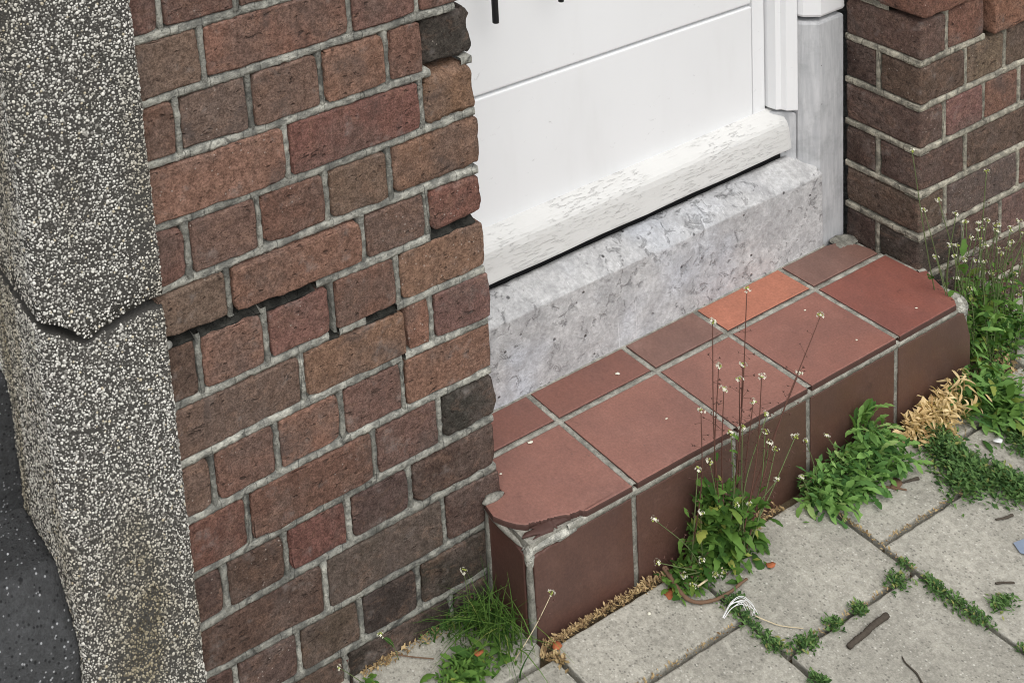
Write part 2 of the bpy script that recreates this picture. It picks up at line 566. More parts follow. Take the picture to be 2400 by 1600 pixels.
def rbox(lx, ly, lz, r, step=(0.01, 0.02, 0.01), back=True):
    """surface lattice of a rounded box centred on the origin"""
    xs = axis_coords(lx, r, step[0])
    ys = axis_coords(ly, r, step[1])
    zs = axis_coords(lz, r, step[2])
    idx, V, F = {}, [], []

    def vid(i, j, k):
        key = (i, j, k)
        if key not in idx:
            idx[key] = len(V)
            V.append((xs[i], ys[j], zs[k]))
        return idx[key]
    nx, ny, nz = len(xs) - 1, len(ys) - 1, len(zs) - 1
    for i in range(nx):
        for k in range(nz):
            F.append((vid(i, 0, k), vid(i + 1, 0, k), vid(i + 1, 0, k + 1), vid(i, 0, k + 1)))
            if back:
                F.append((vid(i, ny, k), vid(i, ny, k + 1), vid(i + 1, ny, k + 1), vid(i + 1, ny, k)))
    for j in range(ny):
        for k in range(nz):
            F.append((vid(0, j, k), vid(0, j, k + 1), vid(0, j + 1, k + 1), vid(0, j + 1, k)))
            F.append((vid(nx, j, k), vid(nx, j + 1, k), vid(nx, j + 1, k + 1), vid(nx, j, k + 1)))
    for i in range(nx):
        for j in range(ny):
            F.append((vid(i, j, 0), vid(i, j + 1, 0), vid(i + 1, j + 1, 0), vid(i + 1, j, 0)))
            F.append((vid(i, j, nz), vid(i + 1, j, nz), vid(i + 1, j + 1, nz), vid(i, j + 1, nz)))
    V = np.array(V)
    h = np.array([lx, ly, lz]) / 2
    inner = np.clip(V, -(h - r), h - r)
    d = V - inner
    n = np.linalg.norm(d, axis=1, keepdims=True)
    edge = (np.abs(V) > (h - r + 1e-9)).sum(1)
    nd = np.where(n > 1e-9, d / np.maximum(n, 1e-9), 0)
    V = inner + nd * r
    return V, F, nd, edge


def brick_geom(x0, x1, zq, y0, depth, rough=1.0, r=0.0035, step=0.009):
    """zq: (z bottom left, z bottom right, z top left, z top right)"""
    lx = x1 - x0
    lz = 0.5 * (zq[2] + zq[3] - zq[0] - zq[1])
    V, F, nd, edge = rbox(lx, depth, lz, r, (step, 0.03, step), back=False)
    off = rng.uniform(-50, 50, 3)
    n1 = fbm(V * 55 + off, 3)
    n2 = fbm(V * 170 + off + 9, 2)
    disp = n1 * 0.0011 * rough + n2 * 0.0005 * rough
    er = np.maximum(0, fbm(V * 75 + off + 31, 2) + 0.1)
    disp = disp - np.where(edge >= 2, er * 0.0042 * rough, 0)
    dirn = np.where(np.linalg.norm(nd, axis=1, keepdims=True) > 0, nd, 0)
    V = V + dirn * disp[:, None]
    u = V[:, 0] / lx + 0.5
    w = V[:, 2] / lz + 0.5
    zb = zq[0] * (1 - u) + zq[1] * u
    zt = zq[2] * (1 - u) + zq[3] * u
    X = x0 + u * lx
    Z = zb * (1 - w) + zt * w
    # in-plane wear: every corner rounded by its own amount, every arris wavy
    dx = np.minimum(u, 1 - u) * lx
    dz = np.minimum(w, 1 - w) * lz
    cr = rng.uniform(0.0003, 0.0028, 4) * min(rough, 1.5)
    ci = (u > 0.5).astype(int) + 2 * (w > 0.5).astype(int)
    pull = np.clip(1 - dx / 0.013, 0, 1) * np.clip(1 - dz / 0.013, 0, 1) * cr[ci]
    wx = fbm(np.c_[np.zeros(len(u)), V[:, 2] * 42, np.full(len(u), off[0])], 2) * 0.0016 * rough * np.clip(1 - dx / 0.016, 0, 1)
    wz = fbm(np.c_[V[:, 0] * 38, np.zeros(len(u)), np.full(len(u), off[1])], 3) * 0.0024 * rough * np.clip(1 - dz / 0.016, 0, 1)
    X = X + np.where(u > 0.5, -1, 1) * (pull + wx)
    Z = Z + np.where(w > 0.5, -1, 1) * (pull + wz)
    # faces are never quite plane
    yb = fbm(np.c_[X * 11, Z * 16, np.full(len(u), off[2])], 2) * 0.0012
    P = np.stack([X, y0 + depth / 2 + V[:, 1] + np.where(V[:, 1] < 0, yb, 0), Z], 1)
    return P, F


COL = dict(
    r=srgb(114, 86, 78), o=srgb(126, 96, 82), b=srgb(110, 93, 84), p=srgb(112, 88, 83),
    R=srgb(112, 80, 74), d=srgb(91, 74, 69), k=srgb(66, 61, 59), g=srgb(97, 85, 82), B=srgb(94, 79, 74))


def jit(c, a=0.08):
    f = 1 + random.uniform(-a, a)
    return tuple(max(0.01, v * f * (1 + random.uniform(-0.05, 0.05))) for v in c)


class Strip:
    """collects mortar ribbons into one mesh with a tone per ribbon"""
    def __init__(s):
        s.v, s.f, s.c = [], [], []

    def add(s, path, half, y, side, tone=1.0, axis='x', jag=0.0016, deep=0.007):
        """path: (n,3) centre points; side: unit vector across the ribbon; out: -y or -x facing"""
        path = np.asarray(path, float)
        n = len(path)
        side = np.asarray(side, float)
        out = np.array([0, 1, 0]) if axis == 'x' else np.array([1, 0, 0])
        base = len(s.v)
        prof = ((-1.0, deep), (-0.96, 0.0008), (-0.4, 0.0), (0.4, 0.0), (0.96, 0.0008), (1.0, deep))
        off = rng.uniform(-90, 90, 3)
        for t, dy in prof:
            q = path + side * (half * t)
            nn = fbm(path * 120 + off + t * 4, 3)
            n2 = fbm(path * 210 + off + t * 7 + 40, 2)
            q = q + side * (np.sign(t) * nn * jag)[:, None] + out * (y + dy + n2 * 0.0011)[:, None]
            s.v.extend(q.tolist())
            tt = tone * (1 + 0.42 * fbm(path * 20 + off + 77, 3))
            s.c.extend([[a, a, a * 0.985] for a in tt])
        for a in range(len(prof) - 1):
            for i in range(n - 1):
                p = base + a * n + i
                q4 = (p, p + 1, p + 1 + n, p + n)
                s.f.append(q4)

    def build(s, name, mat, parent):
        return obj(name, s.v, s.f, mat, parent, True, np.array(s.c), "tone")


def box_vf(x0, x1, y0, y1, z0, z1):
    V = [(x0, y0, z0), (x1, y0, z0), (x1, y1, z0), (x0, y1, z0), (x0, y0, z1), (x1, y0, z1), (x1, y1, z1), (x0, y1, z1)]
    F = [(0, 3, 2, 1), (4, 5, 6, 7), (0, 1, 5, 4), (1, 2, 6, 5), (2, 3, 7, 6), (3, 0, 4, 7)]
    return V, F


def tone1(n, t=1.0):
    return np.full((n, 3), t)


def bevel_box(name, x0, x1, y0, y1, z0, z1, mat, parent, r=0.002, step=0.05, amp=0.0, color=None, fn=None, sm=True):
    V, F, nd, e = rbox(x1 - x0, y1 - y0, z1 - z0, r, (step, step, step))
    c = np.array([(x0 + x1) / 2, (y0 + y1) / 2, (z0 + z1) / 2])
    if amp:
        V = V + nd * (fbm((V + c) * 40, 3) * amp)[:, None]
    V = V + c
    if fn:
        V = fn(V)
    return obj(name, V, F, mat, parent, sm, tone1(len(V)), "tone", color)


def prism(name, poly, z0, z1, bev, mat, parent, color=None, axis='z', top=True, jag=0.0, jagstep=0.008, smooth=False, side_mat=None):
    """extrude a polygon (list of 2-D points, counter-clockwise seen from outside) with a bevelled front face.
    axis 'z': poly in x,y, face up.  axis 'y': poly in x,z, face towards -y.  axis 'x': poly in y,z, face towards -x."""
    P = np.asarray(poly, float)
    if jag > 0:
        Q = []
        for a, b in zip(P, np.roll(P, -1, 0)):
            L = np.linalg.norm(b - a)
            k = max(1, int(L / jagstep))
            for i in range(k):
                Q.append(a + (b - a) * i / k)
        Q = np.array(Q)
        off = rng.uniform(-50, 50)
        cen = Q.mean(0)
        dirs = cen - Q
        dirs /= np.linalg.norm(dirs, axis=1, keepdims=True)
        nz = fbm(np.c_[Q * 70, np.full(len(Q), off)], 3)
        P = Q + dirs * ((nz * 0.5 + 0.35) * jag)[:, None]
    n = len(P)
    e = np.roll(P, -1, 0) - P
    nrm = np.stack([-e[:, 1], e[:, 0]], 1)
    nrm /= np.maximum(np.linalg.norm(nrm, axis=1, keepdims=True), 1e-9)
    vn = nrm + np.roll(nrm, 1, 0)
    vn /= np.maximum(np.linalg.norm(vn, axis=1, keepdims=True), 1e-9)
    rings = [(P, z0), (P, z1 - (bev if z1 > z0 else -bev))]
    sg = 1 if z1 > z0 else -1
    rings.append((P + vn * bev * 0.3, z1 - sg * bev * 0.3))
    rings.append((P + vn * bev, z1))
    V = []
    for ring, z in rings:
        for p in ring:
            if axis == 'z':
                V.append((p[0], p[1], z))
            elif axis == 'y':
                V.append((p[0], z, p[1]))
            else:
                V.append((z, p[0], p[1]))
    F = []
    for a in range(3):
        for i in range(n):
            j = (i + 1) % n
            F.append((a * n + i, a * n + j, (a + 1) * n + j, (a + 1) * n + i))
    F.append(tuple(range(3 * n, 4 * n)))
    F.append(tuple(reversed(range(n))))
    o = obj(name, V, F, mat, parent, smooth, tone1(len(V)), "tone", color)
    if side_mat is not None:
        o.data.materials.append(side_mat)
        for i in range(2 * n):
            o.data.polygons[i].material_index = 1
    return o


def tube(pts, r0, r1, sides=5, lump=0.0):
    pts = np.asarray(pts, float)
    n = len(pts)
    V, F = [], []
    for i, p in enumerate(pts):
        d = pts[min(i + 1, n - 1)] - pts[max(i - 1, 0)]
        d = d / max(np.linalg.norm(d), 1e-9)
        a = np.cross(d, (0.31, 0.22, 0.93))
        if np.linalg.norm(a) < 1e-3:
            a = np.cross(d, (1, 0, 0))
        a /= np.linalg.norm(a)
        b = np.cross(d, a)
        r = r0 + (r1 - r0) * i / max(1, n - 1)
        r *= 1 + lump * random.uniform(-1, 1)
        for k in range(sides):
            t = 2 * math.pi * k / sides
            V.append(p + (a * math.cos(t) + b * math.sin(t)) * r)
    for i in range(n - 1):
        for k in range(sides):
            k2 = (k + 1) % sides
            F.append((i * sides + k, i * sides + k2, (i + 1) * sides + k2, (i + 1) * sides + k))
    F.append(tuple(reversed(range(sides))))
    F.append(tuple(range((n - 1) * sides, n * sides)))
    return np.array(V), F


def smooth_path(pts, n=14):
    """Catmull-Rom through the points"""
    P = [np.array(p, float) for p in pts]
    P = [2 * P[0] - P[1]] + P + [2 * P[-1] - P[-2]]
    out = []
    segs = len(P) - 3
    for s in range(segs):
        a, b, c, d = P[s:s + 4]
        for i in range(n // segs + 1):
            t = i / (n // segs + 1)
            out.append(0.5 * ((2 * b) + (c - a) * t + (2 * a - 5 * b + 4 * c - d) * t * t + (3 * b - a - 3 * c + d) * t ** 3))
    out.append(P[-2])
    return np.array(out)


def merge(parts):
    V, F, b = [], [], 0
    for v, f in parts:
        V.extend(np.asarray(v).tolist())
        F.extend([tuple(i + b for i in q) for q in f])
        b += len(v)
    return V, F

# ================================================================== THE SETTING
# ---- ground sheet and pavement
V, F = [], []
g = obj("ground", [(-150, -150, -0.016), (150, -150, -0.016), (150, 150, -0.016), (-150, 150, -0.016)], [(0, 1, 2, 3)], MAT['soil'])
g['kind'] = 'structure'

pavement = bpy.data.objects.new("pavement", None)
C.objects.link(pavement)
pavement['kind'] = 'structure'
SW = 0.2585
YOFF = {-7: -0.30, -6: -0.11, -5: -0.24, -4: -0.10, -3: -0.215, -2: -0.113, -1: -0.2034, 0: -0.2692, 1: -0.2178, 2: -0.150, 3: -0.24, 4: -0.13, 5: -0.22}
XW, XE, ZS = -0.935, 0.006, 0.1647     # step ends, step top


def clipped(x0, x1, y0, y1):
    """slab outline, cut where it meets the step (y > -0.094) or the wall"""
    if y0 >= 0.004:
        return None
    ytop = min(y1, 0.012)
    if x1 > XW + 0.02 and x0 < XE - 0.02:
        ytop = min(ytop, -0.1035)
    if ytop - y0 < 0.03:
        return None
    return [(x0, y0), (x1, y0), (x1, ytop), (x0, ytop)]


for ci in range(-7, 6):
    xa = -0.6609 + ci * SW
    for ri in range(-1, 7):
        y1 = YOFF[ci] + SW - ri * SW
        y0 = y1 - SW
        gp = 0.0031
        poly = clipped(xa + gp, xa + SW - gp, y0 + gp, y1 - gp)
        if poly is None:
            continue
        if ci == -2 and ri in (0, 1):
            if ri == 0:
                poly = [(xa + gp, y0 + gp), (xa + SW - gp - 0.02, y0 + gp), (xa + SW - gp - 0.004, y0 + gp + 0.016),
                        (xa + SW - gp - 0.008, -0.055), (xa + SW - 0.06, 0.004), (xa + gp, 0.010)]
        near = (-1.3 < xa < 0.2) and ri < 3
        o = prism("paving_slab", poly, -0.045, random.uniform(-0.0012, 0.0012), 0.0022, MAT['paving'], pavement,
                  (lambda q: (q, q, q))(random.uniform(0.90, 1.04)), 'z', True, 0.0028 if near else 0.0, 0.007)
        o.rotation_euler = (R(random.uniform(-0.35, 0.35)), R(random.uniform(-0.35, 0.35)), 0)

# blue surveyor's mark on one slab
mk = obj("paint_mark", [(-0.249, -0.311, 0.0035), (-0.215, -0.317, 0.0035), (-0.205, -0.372, 0.0035), (-0.236, -0.366, 0.0035), (-0.258, -0.326, 0.0035)],
         [(0, 4, 3, 2, 1)], MAT['bluepaint'], pavement)

# ---- left brick pier
XP, XL = -1.402, -0.9035
JQ = {0: (0.9998, -0.030, 0.0), 1: (0.9233, -0.0233, -0.051), 2: (0.8406, -0.0259, 0.0), 3: (0.7590, -0.0115, 0.0489),
      4: (0.6803, -0.0192, -0.0518), 5: (0.6045, -0.0171, 0.06), 6: (0.5236, 0.0025, -0.049), 7: (0.4451, 0.0098, -0.0777),
      8: (0.3635, 0.0178, -0.078), 9: (0.2809, 0.0229, 0.0034), 10: (0.2052, 0.0225, -0.0677), 11: (0.1200, 0.0034, 0.0545),
      12: (0.0436, -0.008, 0.0879), 13: (-0.036, 0.0, 0.0)}
for k in range(-5, 0):
    JQ[k] = (0.9998 - k * 0.0805, -0.030, 0.0)


def Jz(k, x):
    a, b, c = JQ[k]
    t = x + 1.15
    return a + b * t + c * t * t


ROWS = {
    -4: ([-1.354, -1.253, -1.152, -1.05], "rpobr"),
    -3: ([-1.302, -1.098, -0.995], "rbop"),
    -2: ([-1.354, -1.253, -1.152, -1.05], "robrp"),
    -1: ([-1.302, -1.098, -0.995], "bopr"),
    0: ([-1.3539, -1.2529, -1.048], "rRrr"),
    1: ([-1.3040, -1.0936, -0.9906], "bopr"),
    2: ([-1.3463, -1.2457, -1.1425, -1.0419, -0.9850], "rbborX"),
    3: ([-1.2009, -0.9930], "oRo"),
    4: ([-1.3508, -1.2494, -1.1482, -1.0505], "rpRbo"),
    5: ([-1.3019, -1.0996, -0.9956], "bopR"),
    6: ([-1.3513, -1.2554, -1.1547, -1.0508], "dorro"),
    7: ([-1.2076, -1.0435, -1.0007], "boop"),
    8: ([-1.3497, -1.2544, -1.1539, -1.0528], "pRopo"),
    9: ([-1.3065, -1.1081, -0.9983], "Rrpk"),
    10: ([-1.3488, -1.2563, -1.1566, -1.0549], "ddRBd"),
    11: ([-1.2016, -1.0024], "dgd"),
    12: ([-1.3480, -1.2514, -1.1506, -1.0531], "dBBkk"),
    13: ([-1.3000, -1.1809, -1.0000], "kdkk"),
}
pier = thing("brick_pier", "weathered red brick pier with cracked grey joints between pebbled pillar and white door", "brick pier", (-1.15, 0.06, 0))
HB, HP = 0.0064, 0.0049
ms = Strip()
for k, (xs, cs) in ROWS.items():
    ed = [XP] + xs + [XL + 0.001]
    for i in range(len(ed) - 1):
        a, b = ed[i], ed[i + 1]
        first, last = i == 0, i == len(ed) - 2
        crackl = (k == 7 and i == 2) or (k == 2 and i == 5)
        crackr = (k == 7 and i == 1) or (k == 2 and i == 4)
        x0 = a + (0 if first else (0.0021 if crackl else HP))
        x1 = b - (0 if last else (0.0021 if crackr else HP))
        zq = [Jz(k, x0) + HB, Jz(k, x1) + HB, Jz(k - 1, x0) - HB, Jz(k - 1, x1) - HB]
        zq = [z + random.uniform(-0.0012, 0.0012) for z in zq]
        y0 = random.uniform(-0.0012, 0.0016)
        if k == 6 and b < -1.15:
            zq[2] -= 0.0045; zq[3] -= 0.0040            # settled away from the course above
        if k == 5 and b < -1.09:
            y0 -= 0.0035
            zq[0] += 0.002; zq[1] += 0.0015
        if k == 7 and i == 1:
            zq[3] -= 0.003
        rough, rr = random.uniform(0.8, 1.3), (0.0012 if (crackl or crackr) else 0.0020)
        c = cs[i]
        if c == 'X':
            y0, rough, rr, c = 0.0085, 3.4, 0.006, 'k'
        if k == 3 and last:
            rough, y0, rr = 2.0, 0.0, 0.008
        if last and k in (4, 5, 9, 10):
            rr = 0.007
        x1 += random.uniform(-0.004, 0.002) if last else 0
        dep = 0.118 if last else 0.06
        P, Fc = brick_geom(x0, x1, zq, y0, dep, rough, rr, 0.0075 if k > 0 else 0.012)
        cc = COL[c]
        if k >= 9:
            cc = tuple(v * (0.90 if k == 9 else 0.80) for v in cc)
        g_ = 0.3 * cc[0] + 0.5 * cc[1] + 0.2 * cc[2]
        cc = tuple((v * 0.86 + g_ * 0.14) * w_ for v, w_ in zip(cc, (0.95, 0.92, 0.84)))
        obj("brick", P, Fc, MAT['brick'], pier, True, None, "Col", jit(cc))
    # head joints
    for i, x in enumerate(xs):
        if (k == 7 and i == 1) or (k == 2 and i == 4):
            continue
        zb, zt = Jz(k, x) + HB * 0.4, Jz(k - 1, x) - HB * 0.4
        hw_ = 1.0
        if (k == 6 and i == 2) or (k == 8 and i == 3):
            x += 0.0018 if k == 6 else -0.0016           # the crack runs down beside this joint
            hw_ = 0.62
        nn = 16
        pth = np.stack([np.full(nn, x) + rng.normal(0, 0.0004, nn), np.zeros(nn), np.linspace(zb, zt, nn)], 1)
        ms.add(pth, HP * hw_ * random.uniform(0.70, 0.90), random.uniform(0.0008, 0.0026), (1, 0, 0), random.uniform(0.62, 0.95), 'x', 0.0008, 0.030)

GAPS = {5: [(-1.41, -1.176), (-0.994, -0.90)], 6: [(-1.163, -1.147), (-1.105, -1.055)], 7: [(-1.0535, -1.0475)], 2: [(-0.975, -0.925)], 1: [(-0.93, -0.90)]}
for k in JQ:
    if k == 13:
        continue
    segs, x = [], XP
    for a, b in GAPS.get(k, []):
        if a > x:
            segs.append((x, a))
        x = b
    if x < XL - 0.004:
        segs.append((x, XL - random.uniform(0.002, 0.005)))
    for a, b in segs:
        n = max(4, int((b - a) / 0.0035))
        X = np.linspace(a, b, n)
        pth = np.stack([X, np.zeros(n), Jz(k, X)], 1)
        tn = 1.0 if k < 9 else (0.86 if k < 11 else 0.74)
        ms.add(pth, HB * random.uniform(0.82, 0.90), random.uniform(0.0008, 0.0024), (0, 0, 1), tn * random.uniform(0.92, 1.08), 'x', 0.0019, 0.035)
# crumbled bed in the open crack, sloping back; near-black tone paints in its shade
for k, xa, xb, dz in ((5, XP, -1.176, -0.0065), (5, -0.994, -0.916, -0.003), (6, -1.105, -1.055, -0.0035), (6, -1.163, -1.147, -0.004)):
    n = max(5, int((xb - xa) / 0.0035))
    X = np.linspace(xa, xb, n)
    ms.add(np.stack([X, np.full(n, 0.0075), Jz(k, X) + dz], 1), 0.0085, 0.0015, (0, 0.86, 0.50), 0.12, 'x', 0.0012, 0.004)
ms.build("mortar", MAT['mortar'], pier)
lump_args = ((-1.394, -0.001, 0.6105), (0.0075, 0.006, 0.0045))
V, F = box_vf(XP, XL - 0.03, 0.052, 0.13, -0.05, 1.31)
obj("mortar_core", V, F, MAT['core'], pier, False, tone1(8), "tone")

# ---- right brick pier: facade face y = 0, reveal face x = 0
rp = thing("brick_pier", "dark brown brick pier corner at far side of doorway behind flowering weeds", "brick pier", (0.3, 0.07, 0))
KZ = {k: 0.2209 + (5 - k) * 0.08 for k in range(-6, 10)}
DY = 0.1335
RX = {1: [0.0666, 0.1659], 2: [0.1169, 0.2204], 3: [0.0649, 0.1665, 0.2634], 4: [0.1214], 5: [0.0703, 0.2663],
      6: [0.1186, 0.2202], 7: [0.0680, 0.1674], 8: [0.1190, 0.2200], 9: [0.067, 0.168]}
for k in range(-4, 1):
    RX[k] = [0.0666, 0.1675] if k % 2 else [0.1185, 0.2200]
XRE = 0.86
rm = Strip()
H2 = 0.0056
rc = {1: "drooRd", 2: "dbBdRd", 3: "dprdRdB", 4: "ddRdBd", 5: "BgpdBd", 6: "kdpBdB", 7: "kgBdBd", 8: "kBdBdk", 9: "kdBdkd", 0: "Rrorod"}
for k in range(-4, 10):
    zb, zt = KZ[k] + H2, KZ[k - 1] - H2
    xs = list(RX[k])
    wide = (k % 2 == 0)
    while xs[-1] < XRE - 0.25:
        xs.append(xs[-1] + (0.203 if (len(xs) + k) % 2 else 0.1015))
    ed = [0.0] + xs + [XRE]
    cs = rc.get(k, "rdBprod")
    for i in range(len(ed) - 1):
        x0 = ed[i] + (0 if i == 0 else 0.0040)
        x1 = ed[i + 1] - 0.0040
        y0 = random.uniform(-0.001, 0.001)
        xx = 0.0
        proud = (k <= 0) or (k == 1 and i >= 2)
        if proud:
            y0 -= 0.013
            if i == 0:
                xx = -0.011
        dep = 0.06
        if i == 0:
            dep = (0.0708 if wide else DY) - y0
        zq = [zb + random.uniform(-.001, .001), zb + random.uniform(-.001, .001), zt + random.uniform(-.001, .001), zt + random.uniform(-.001, .001)]
        P, Fc = brick_geom(x0 + xx, x1, zq, y0, dep, random.uniform(0.6, 0.95) + (0.6 if proud and k > -1 else 0), 0.004 if i else 0.005, 0.009 if k > -1 else 0.015)
        cc = jit(COL[cs[min(i, len(cs) - 1)]])
        cc = (cc[0] * 0.96, cc[1] * 0.98, cc[2] * 0.91)
        obj("brick", P, Fc, MAT['brick'], rp, True, None, "Col", cc)
        if i < len(ed) - 2 and not (k == 1 and i == 1) and not (k <= 0):
            nn = 14
            pth = np.stack([np.full(nn, ed[i + 1]), np.zeros(nn), np.linspace(zb - 0.003, zt + 0.003, nn)], 1)
            rm.add(pth, 0.0039, 0.0006, (1, 0, 0), random.uniform(0.95, 1.15), 'x', 0.0007, 0.025)
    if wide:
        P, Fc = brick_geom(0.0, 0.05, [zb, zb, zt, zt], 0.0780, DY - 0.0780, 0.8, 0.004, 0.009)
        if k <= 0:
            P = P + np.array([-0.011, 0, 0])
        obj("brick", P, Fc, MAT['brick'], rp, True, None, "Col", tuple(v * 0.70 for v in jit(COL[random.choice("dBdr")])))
        if k > 0:
            nn = 14
            pth = np.stack([np.zeros(nn), np.full(nn, 0.0744), np.linspace(zb - 0.003, zt + 0.003, nn)], 1)
            rm.add(pth, 0.0039, 0.0006, (0, 1, 0), random.uniform(0.95, 1.1), 'y', 0.0007, 0.025)
for k in range(0, 9):
    z = KZ[k]
    x0 = -0.0012
    xe = XRE if k > 1 else (0.165 if k == 1 else 0.0)
    if k > 0:
        n = int((xe - x0) / 0.004)
        X = np.linspace(x0, xe, n)
        rm.add(np.stack([X, np.zeros(n), np.full(n, z)], 1), H2 * 0.96, -0.0002, (0, 0, 1), random.uniform(1.10, 1.25), 'x', 0.0011, 0.025)
    Y = np.linspace(-0.0006 if k else 0.055, DY, 36)
    rm.add(np.stack([np.zeros(36), Y, np.full(36, z)], 1), H2 * 0.96, -0.0002, (0, 0, 1), random.uniform(1.05, 1.2), 'y', 0.0011, 0.025)
rm.c = [[a * 0.92, b * 0.87, c_ * 0.80] for a, b, c_ in rm.c]
rm.build("mortar", MAT['mortar'], rp)
V, F = box_vf(0.035, XRE, 0.035, 0.20, -0.05, 1.02)
obj("mortar_core", V, F, MAT['core'], rp, False, tone1(8), "tone")

# ---- the house wall above the picture
hw = thing("house_wall", "plain brick wall above the doorway and piers", "wall", (-0.45, 0.1, 1.3))
bevel_box("wall_panel", XP, XL, 0.004, 0.30, 1.32, 3.2, MAT['brick'], hw, 0.004, 0.3, 0, COL['d'])
bevel_box("wall_panel", 0.0, XRE, 0.004, 0.30, 1.03, 3.2, MAT['brick'], hw, 0.004, 0.3, 0, COL['d'])
bevel_box("lintel", XL - 0.002, 0.002, 0.012, 0.30, 2.25, 3.18, MAT['render'], hw, 0.004, 0.3, 0)
bevel_box("wall_panel", XRE + 0.002, 2.6, 0.004, 0.30, -0.02, 3.19, MAT['brick'], hw, 0.004, 0.3, 0, COL['d'])

# ---- pebbled concrete pillar, cracked in two
pil = thing("concrete_pillar", "rough grey pebbled concrete pillar cracked across and standing against the brick pier", "pillar", (-1.475, 0.05, 0))
PX0, PX1, PYF, PYB = -1.5545, -1.396, -0.012, 0.20
CRC = [(-1.60, 0.704, 3), (-1.570, 0.716, 3), (-1.556, 0.709, 4), (-1.545, 0.7035, 5), (-1.534, 0.6985, 5), (-1.518, 0.6845, 5), (-1.506, 0.6725, 4), (-1.4995, 0.668, 2.0), (-1.489, 0.6715, 2.5), (-1.478, 0.6765, 3.2), (-1.466, 0.6755, 3.6), (-1.452, 0.6805, 4.2), (-1.4365, 0.6800, 4.6), (-1.420, 0.6830, 5.5), (-1.402, 0.6815, 6.5), (-1.38, 0.681, 7)]
CRU = [(x, z + g_ * 0.0016) for x, z, g_ in CRC]
CRL = [(x, z - g_ * 0.0016) for x, z, g_ in CRC]


def crz(tab, x):
    a = np.array(tab)
    return np.interp(x, a[:, 0], a[:, 1])


def pillar_profile(n=9, rad=0.012):
    """x,y outline from back of the left side round the front to the right edge, with outward normals"""
    pts, nrm = [], []
    for y in np.linspace(PYB, PYF + rad, 40)[:-1]:
        pts.append((PX0, y)); nrm.append((-1, 0))
    for t in np.linspace(0, math.pi / 2, n):
        pts.append((PX0 + rad - rad * math.cos(t), PYF + rad - rad * math.sin(t))); nrm.append((-math.cos(t), -math.sin(t)))
    for x in np.linspace(PX0 + rad, PX1 - 0.006, 40)[1:]:
        pts.append((x, PYF)); nrm.append((0, -1))
    for t in np.linspace(0, math.pi / 2, 5)[1:]:
        pts.append((PX1 - 0.006 + 0.006 * math.sin(t), PYF + 0.006 - 0.006 * math.cos(t))); nrm.append((math.sin(t), -math.cos(t)))
    pts.append((PX1, 0.01)); nrm.append((1, 0))
    return np.array(pts), np.array(nrm)


def pillar_block(name, zlo, zhi, sh):
    pp, nn = pillar_profile()
    nz = 60
    V, F = [], []
    for j in range(nz + 1):
        t = j / nz
        z = zlo(pp[:, 0]) * (1 - t) + zhi(pp[:, 0]) * t
        q = np.stack([pp[:, 0] + sh[0], pp[:, 1] + sh[1], z], 1)
        d = fbm(q * 30 + 3, 3) * 0.0018
        q[:, :2] += nn * d[:, None]
        V.extend(q.tolist())
    n = len(pp)
    for j in range(nz):
        for i in range(n - 1):
            F.append((j * n + i, j * n + i + 1, (j + 1) * n + i + 1, (j + 1) * n + i))
    # end caps towards the back plane
    for j in (0, nz):
        b = len(V)
        for i in range(n):
            x, y, z = V[j * n + i]
            V.append((min(max(x, PX0 + 0.02), PX1 - 0.02), max(y + 0.06, 0.08) if y < 0.08 else y, z + (0.010 if j == 0 else -0.010)))
        for i in range(n - 1):
            q = (j * n + i, b + i, b + i + 1, j * n + i + 1)
            F.append(q if j == 0 else q[::-1])
    return obj(name, V, F, MAT['cement'], pil, True)


blk_u = pillar_block("upper_block", lambda x: crz(CRU, x), lambda x: np.full_like(x, 2.4), (0, -0.0035))
blk_l = pillar_block("lower_block", lambda x: np.full_like(x, -0.03), lambda x: crz(CRL, x), (0, 0))

# the little pebbles: real stones bedded in the cement
ICO_V, ICO_F = [], []
_t = (1 + 5 ** 0.5) / 2
for a in (-1, 1):
    for b in (-_t, _t):
        ICO_V += [(a, b, 0), (0, a, b), (b, 0, a)]
ICO_V = np.array(ICO_V, float)
ICO_V /= np.linalg.norm(ICO_V[0])
for i in range(12):
    for j in range(i + 1, 12):
        for k in range(j + 1, 12):
            d = [np.linalg.norm(ICO_V[p] - ICO_V[q]) for p, q in ((i, j), (j, k), (i, k))]
            if max(d) < 1.06:
                nrm_ = np.cross(ICO_V[j] - ICO_V[i], ICO_V[k] - ICO_V[i])
                ICO_F.append((i, j, k) if nrm_.dot(ICO_V[i]) > 0 else (i, k, j))
ICO_F = np.array(ICO_F)


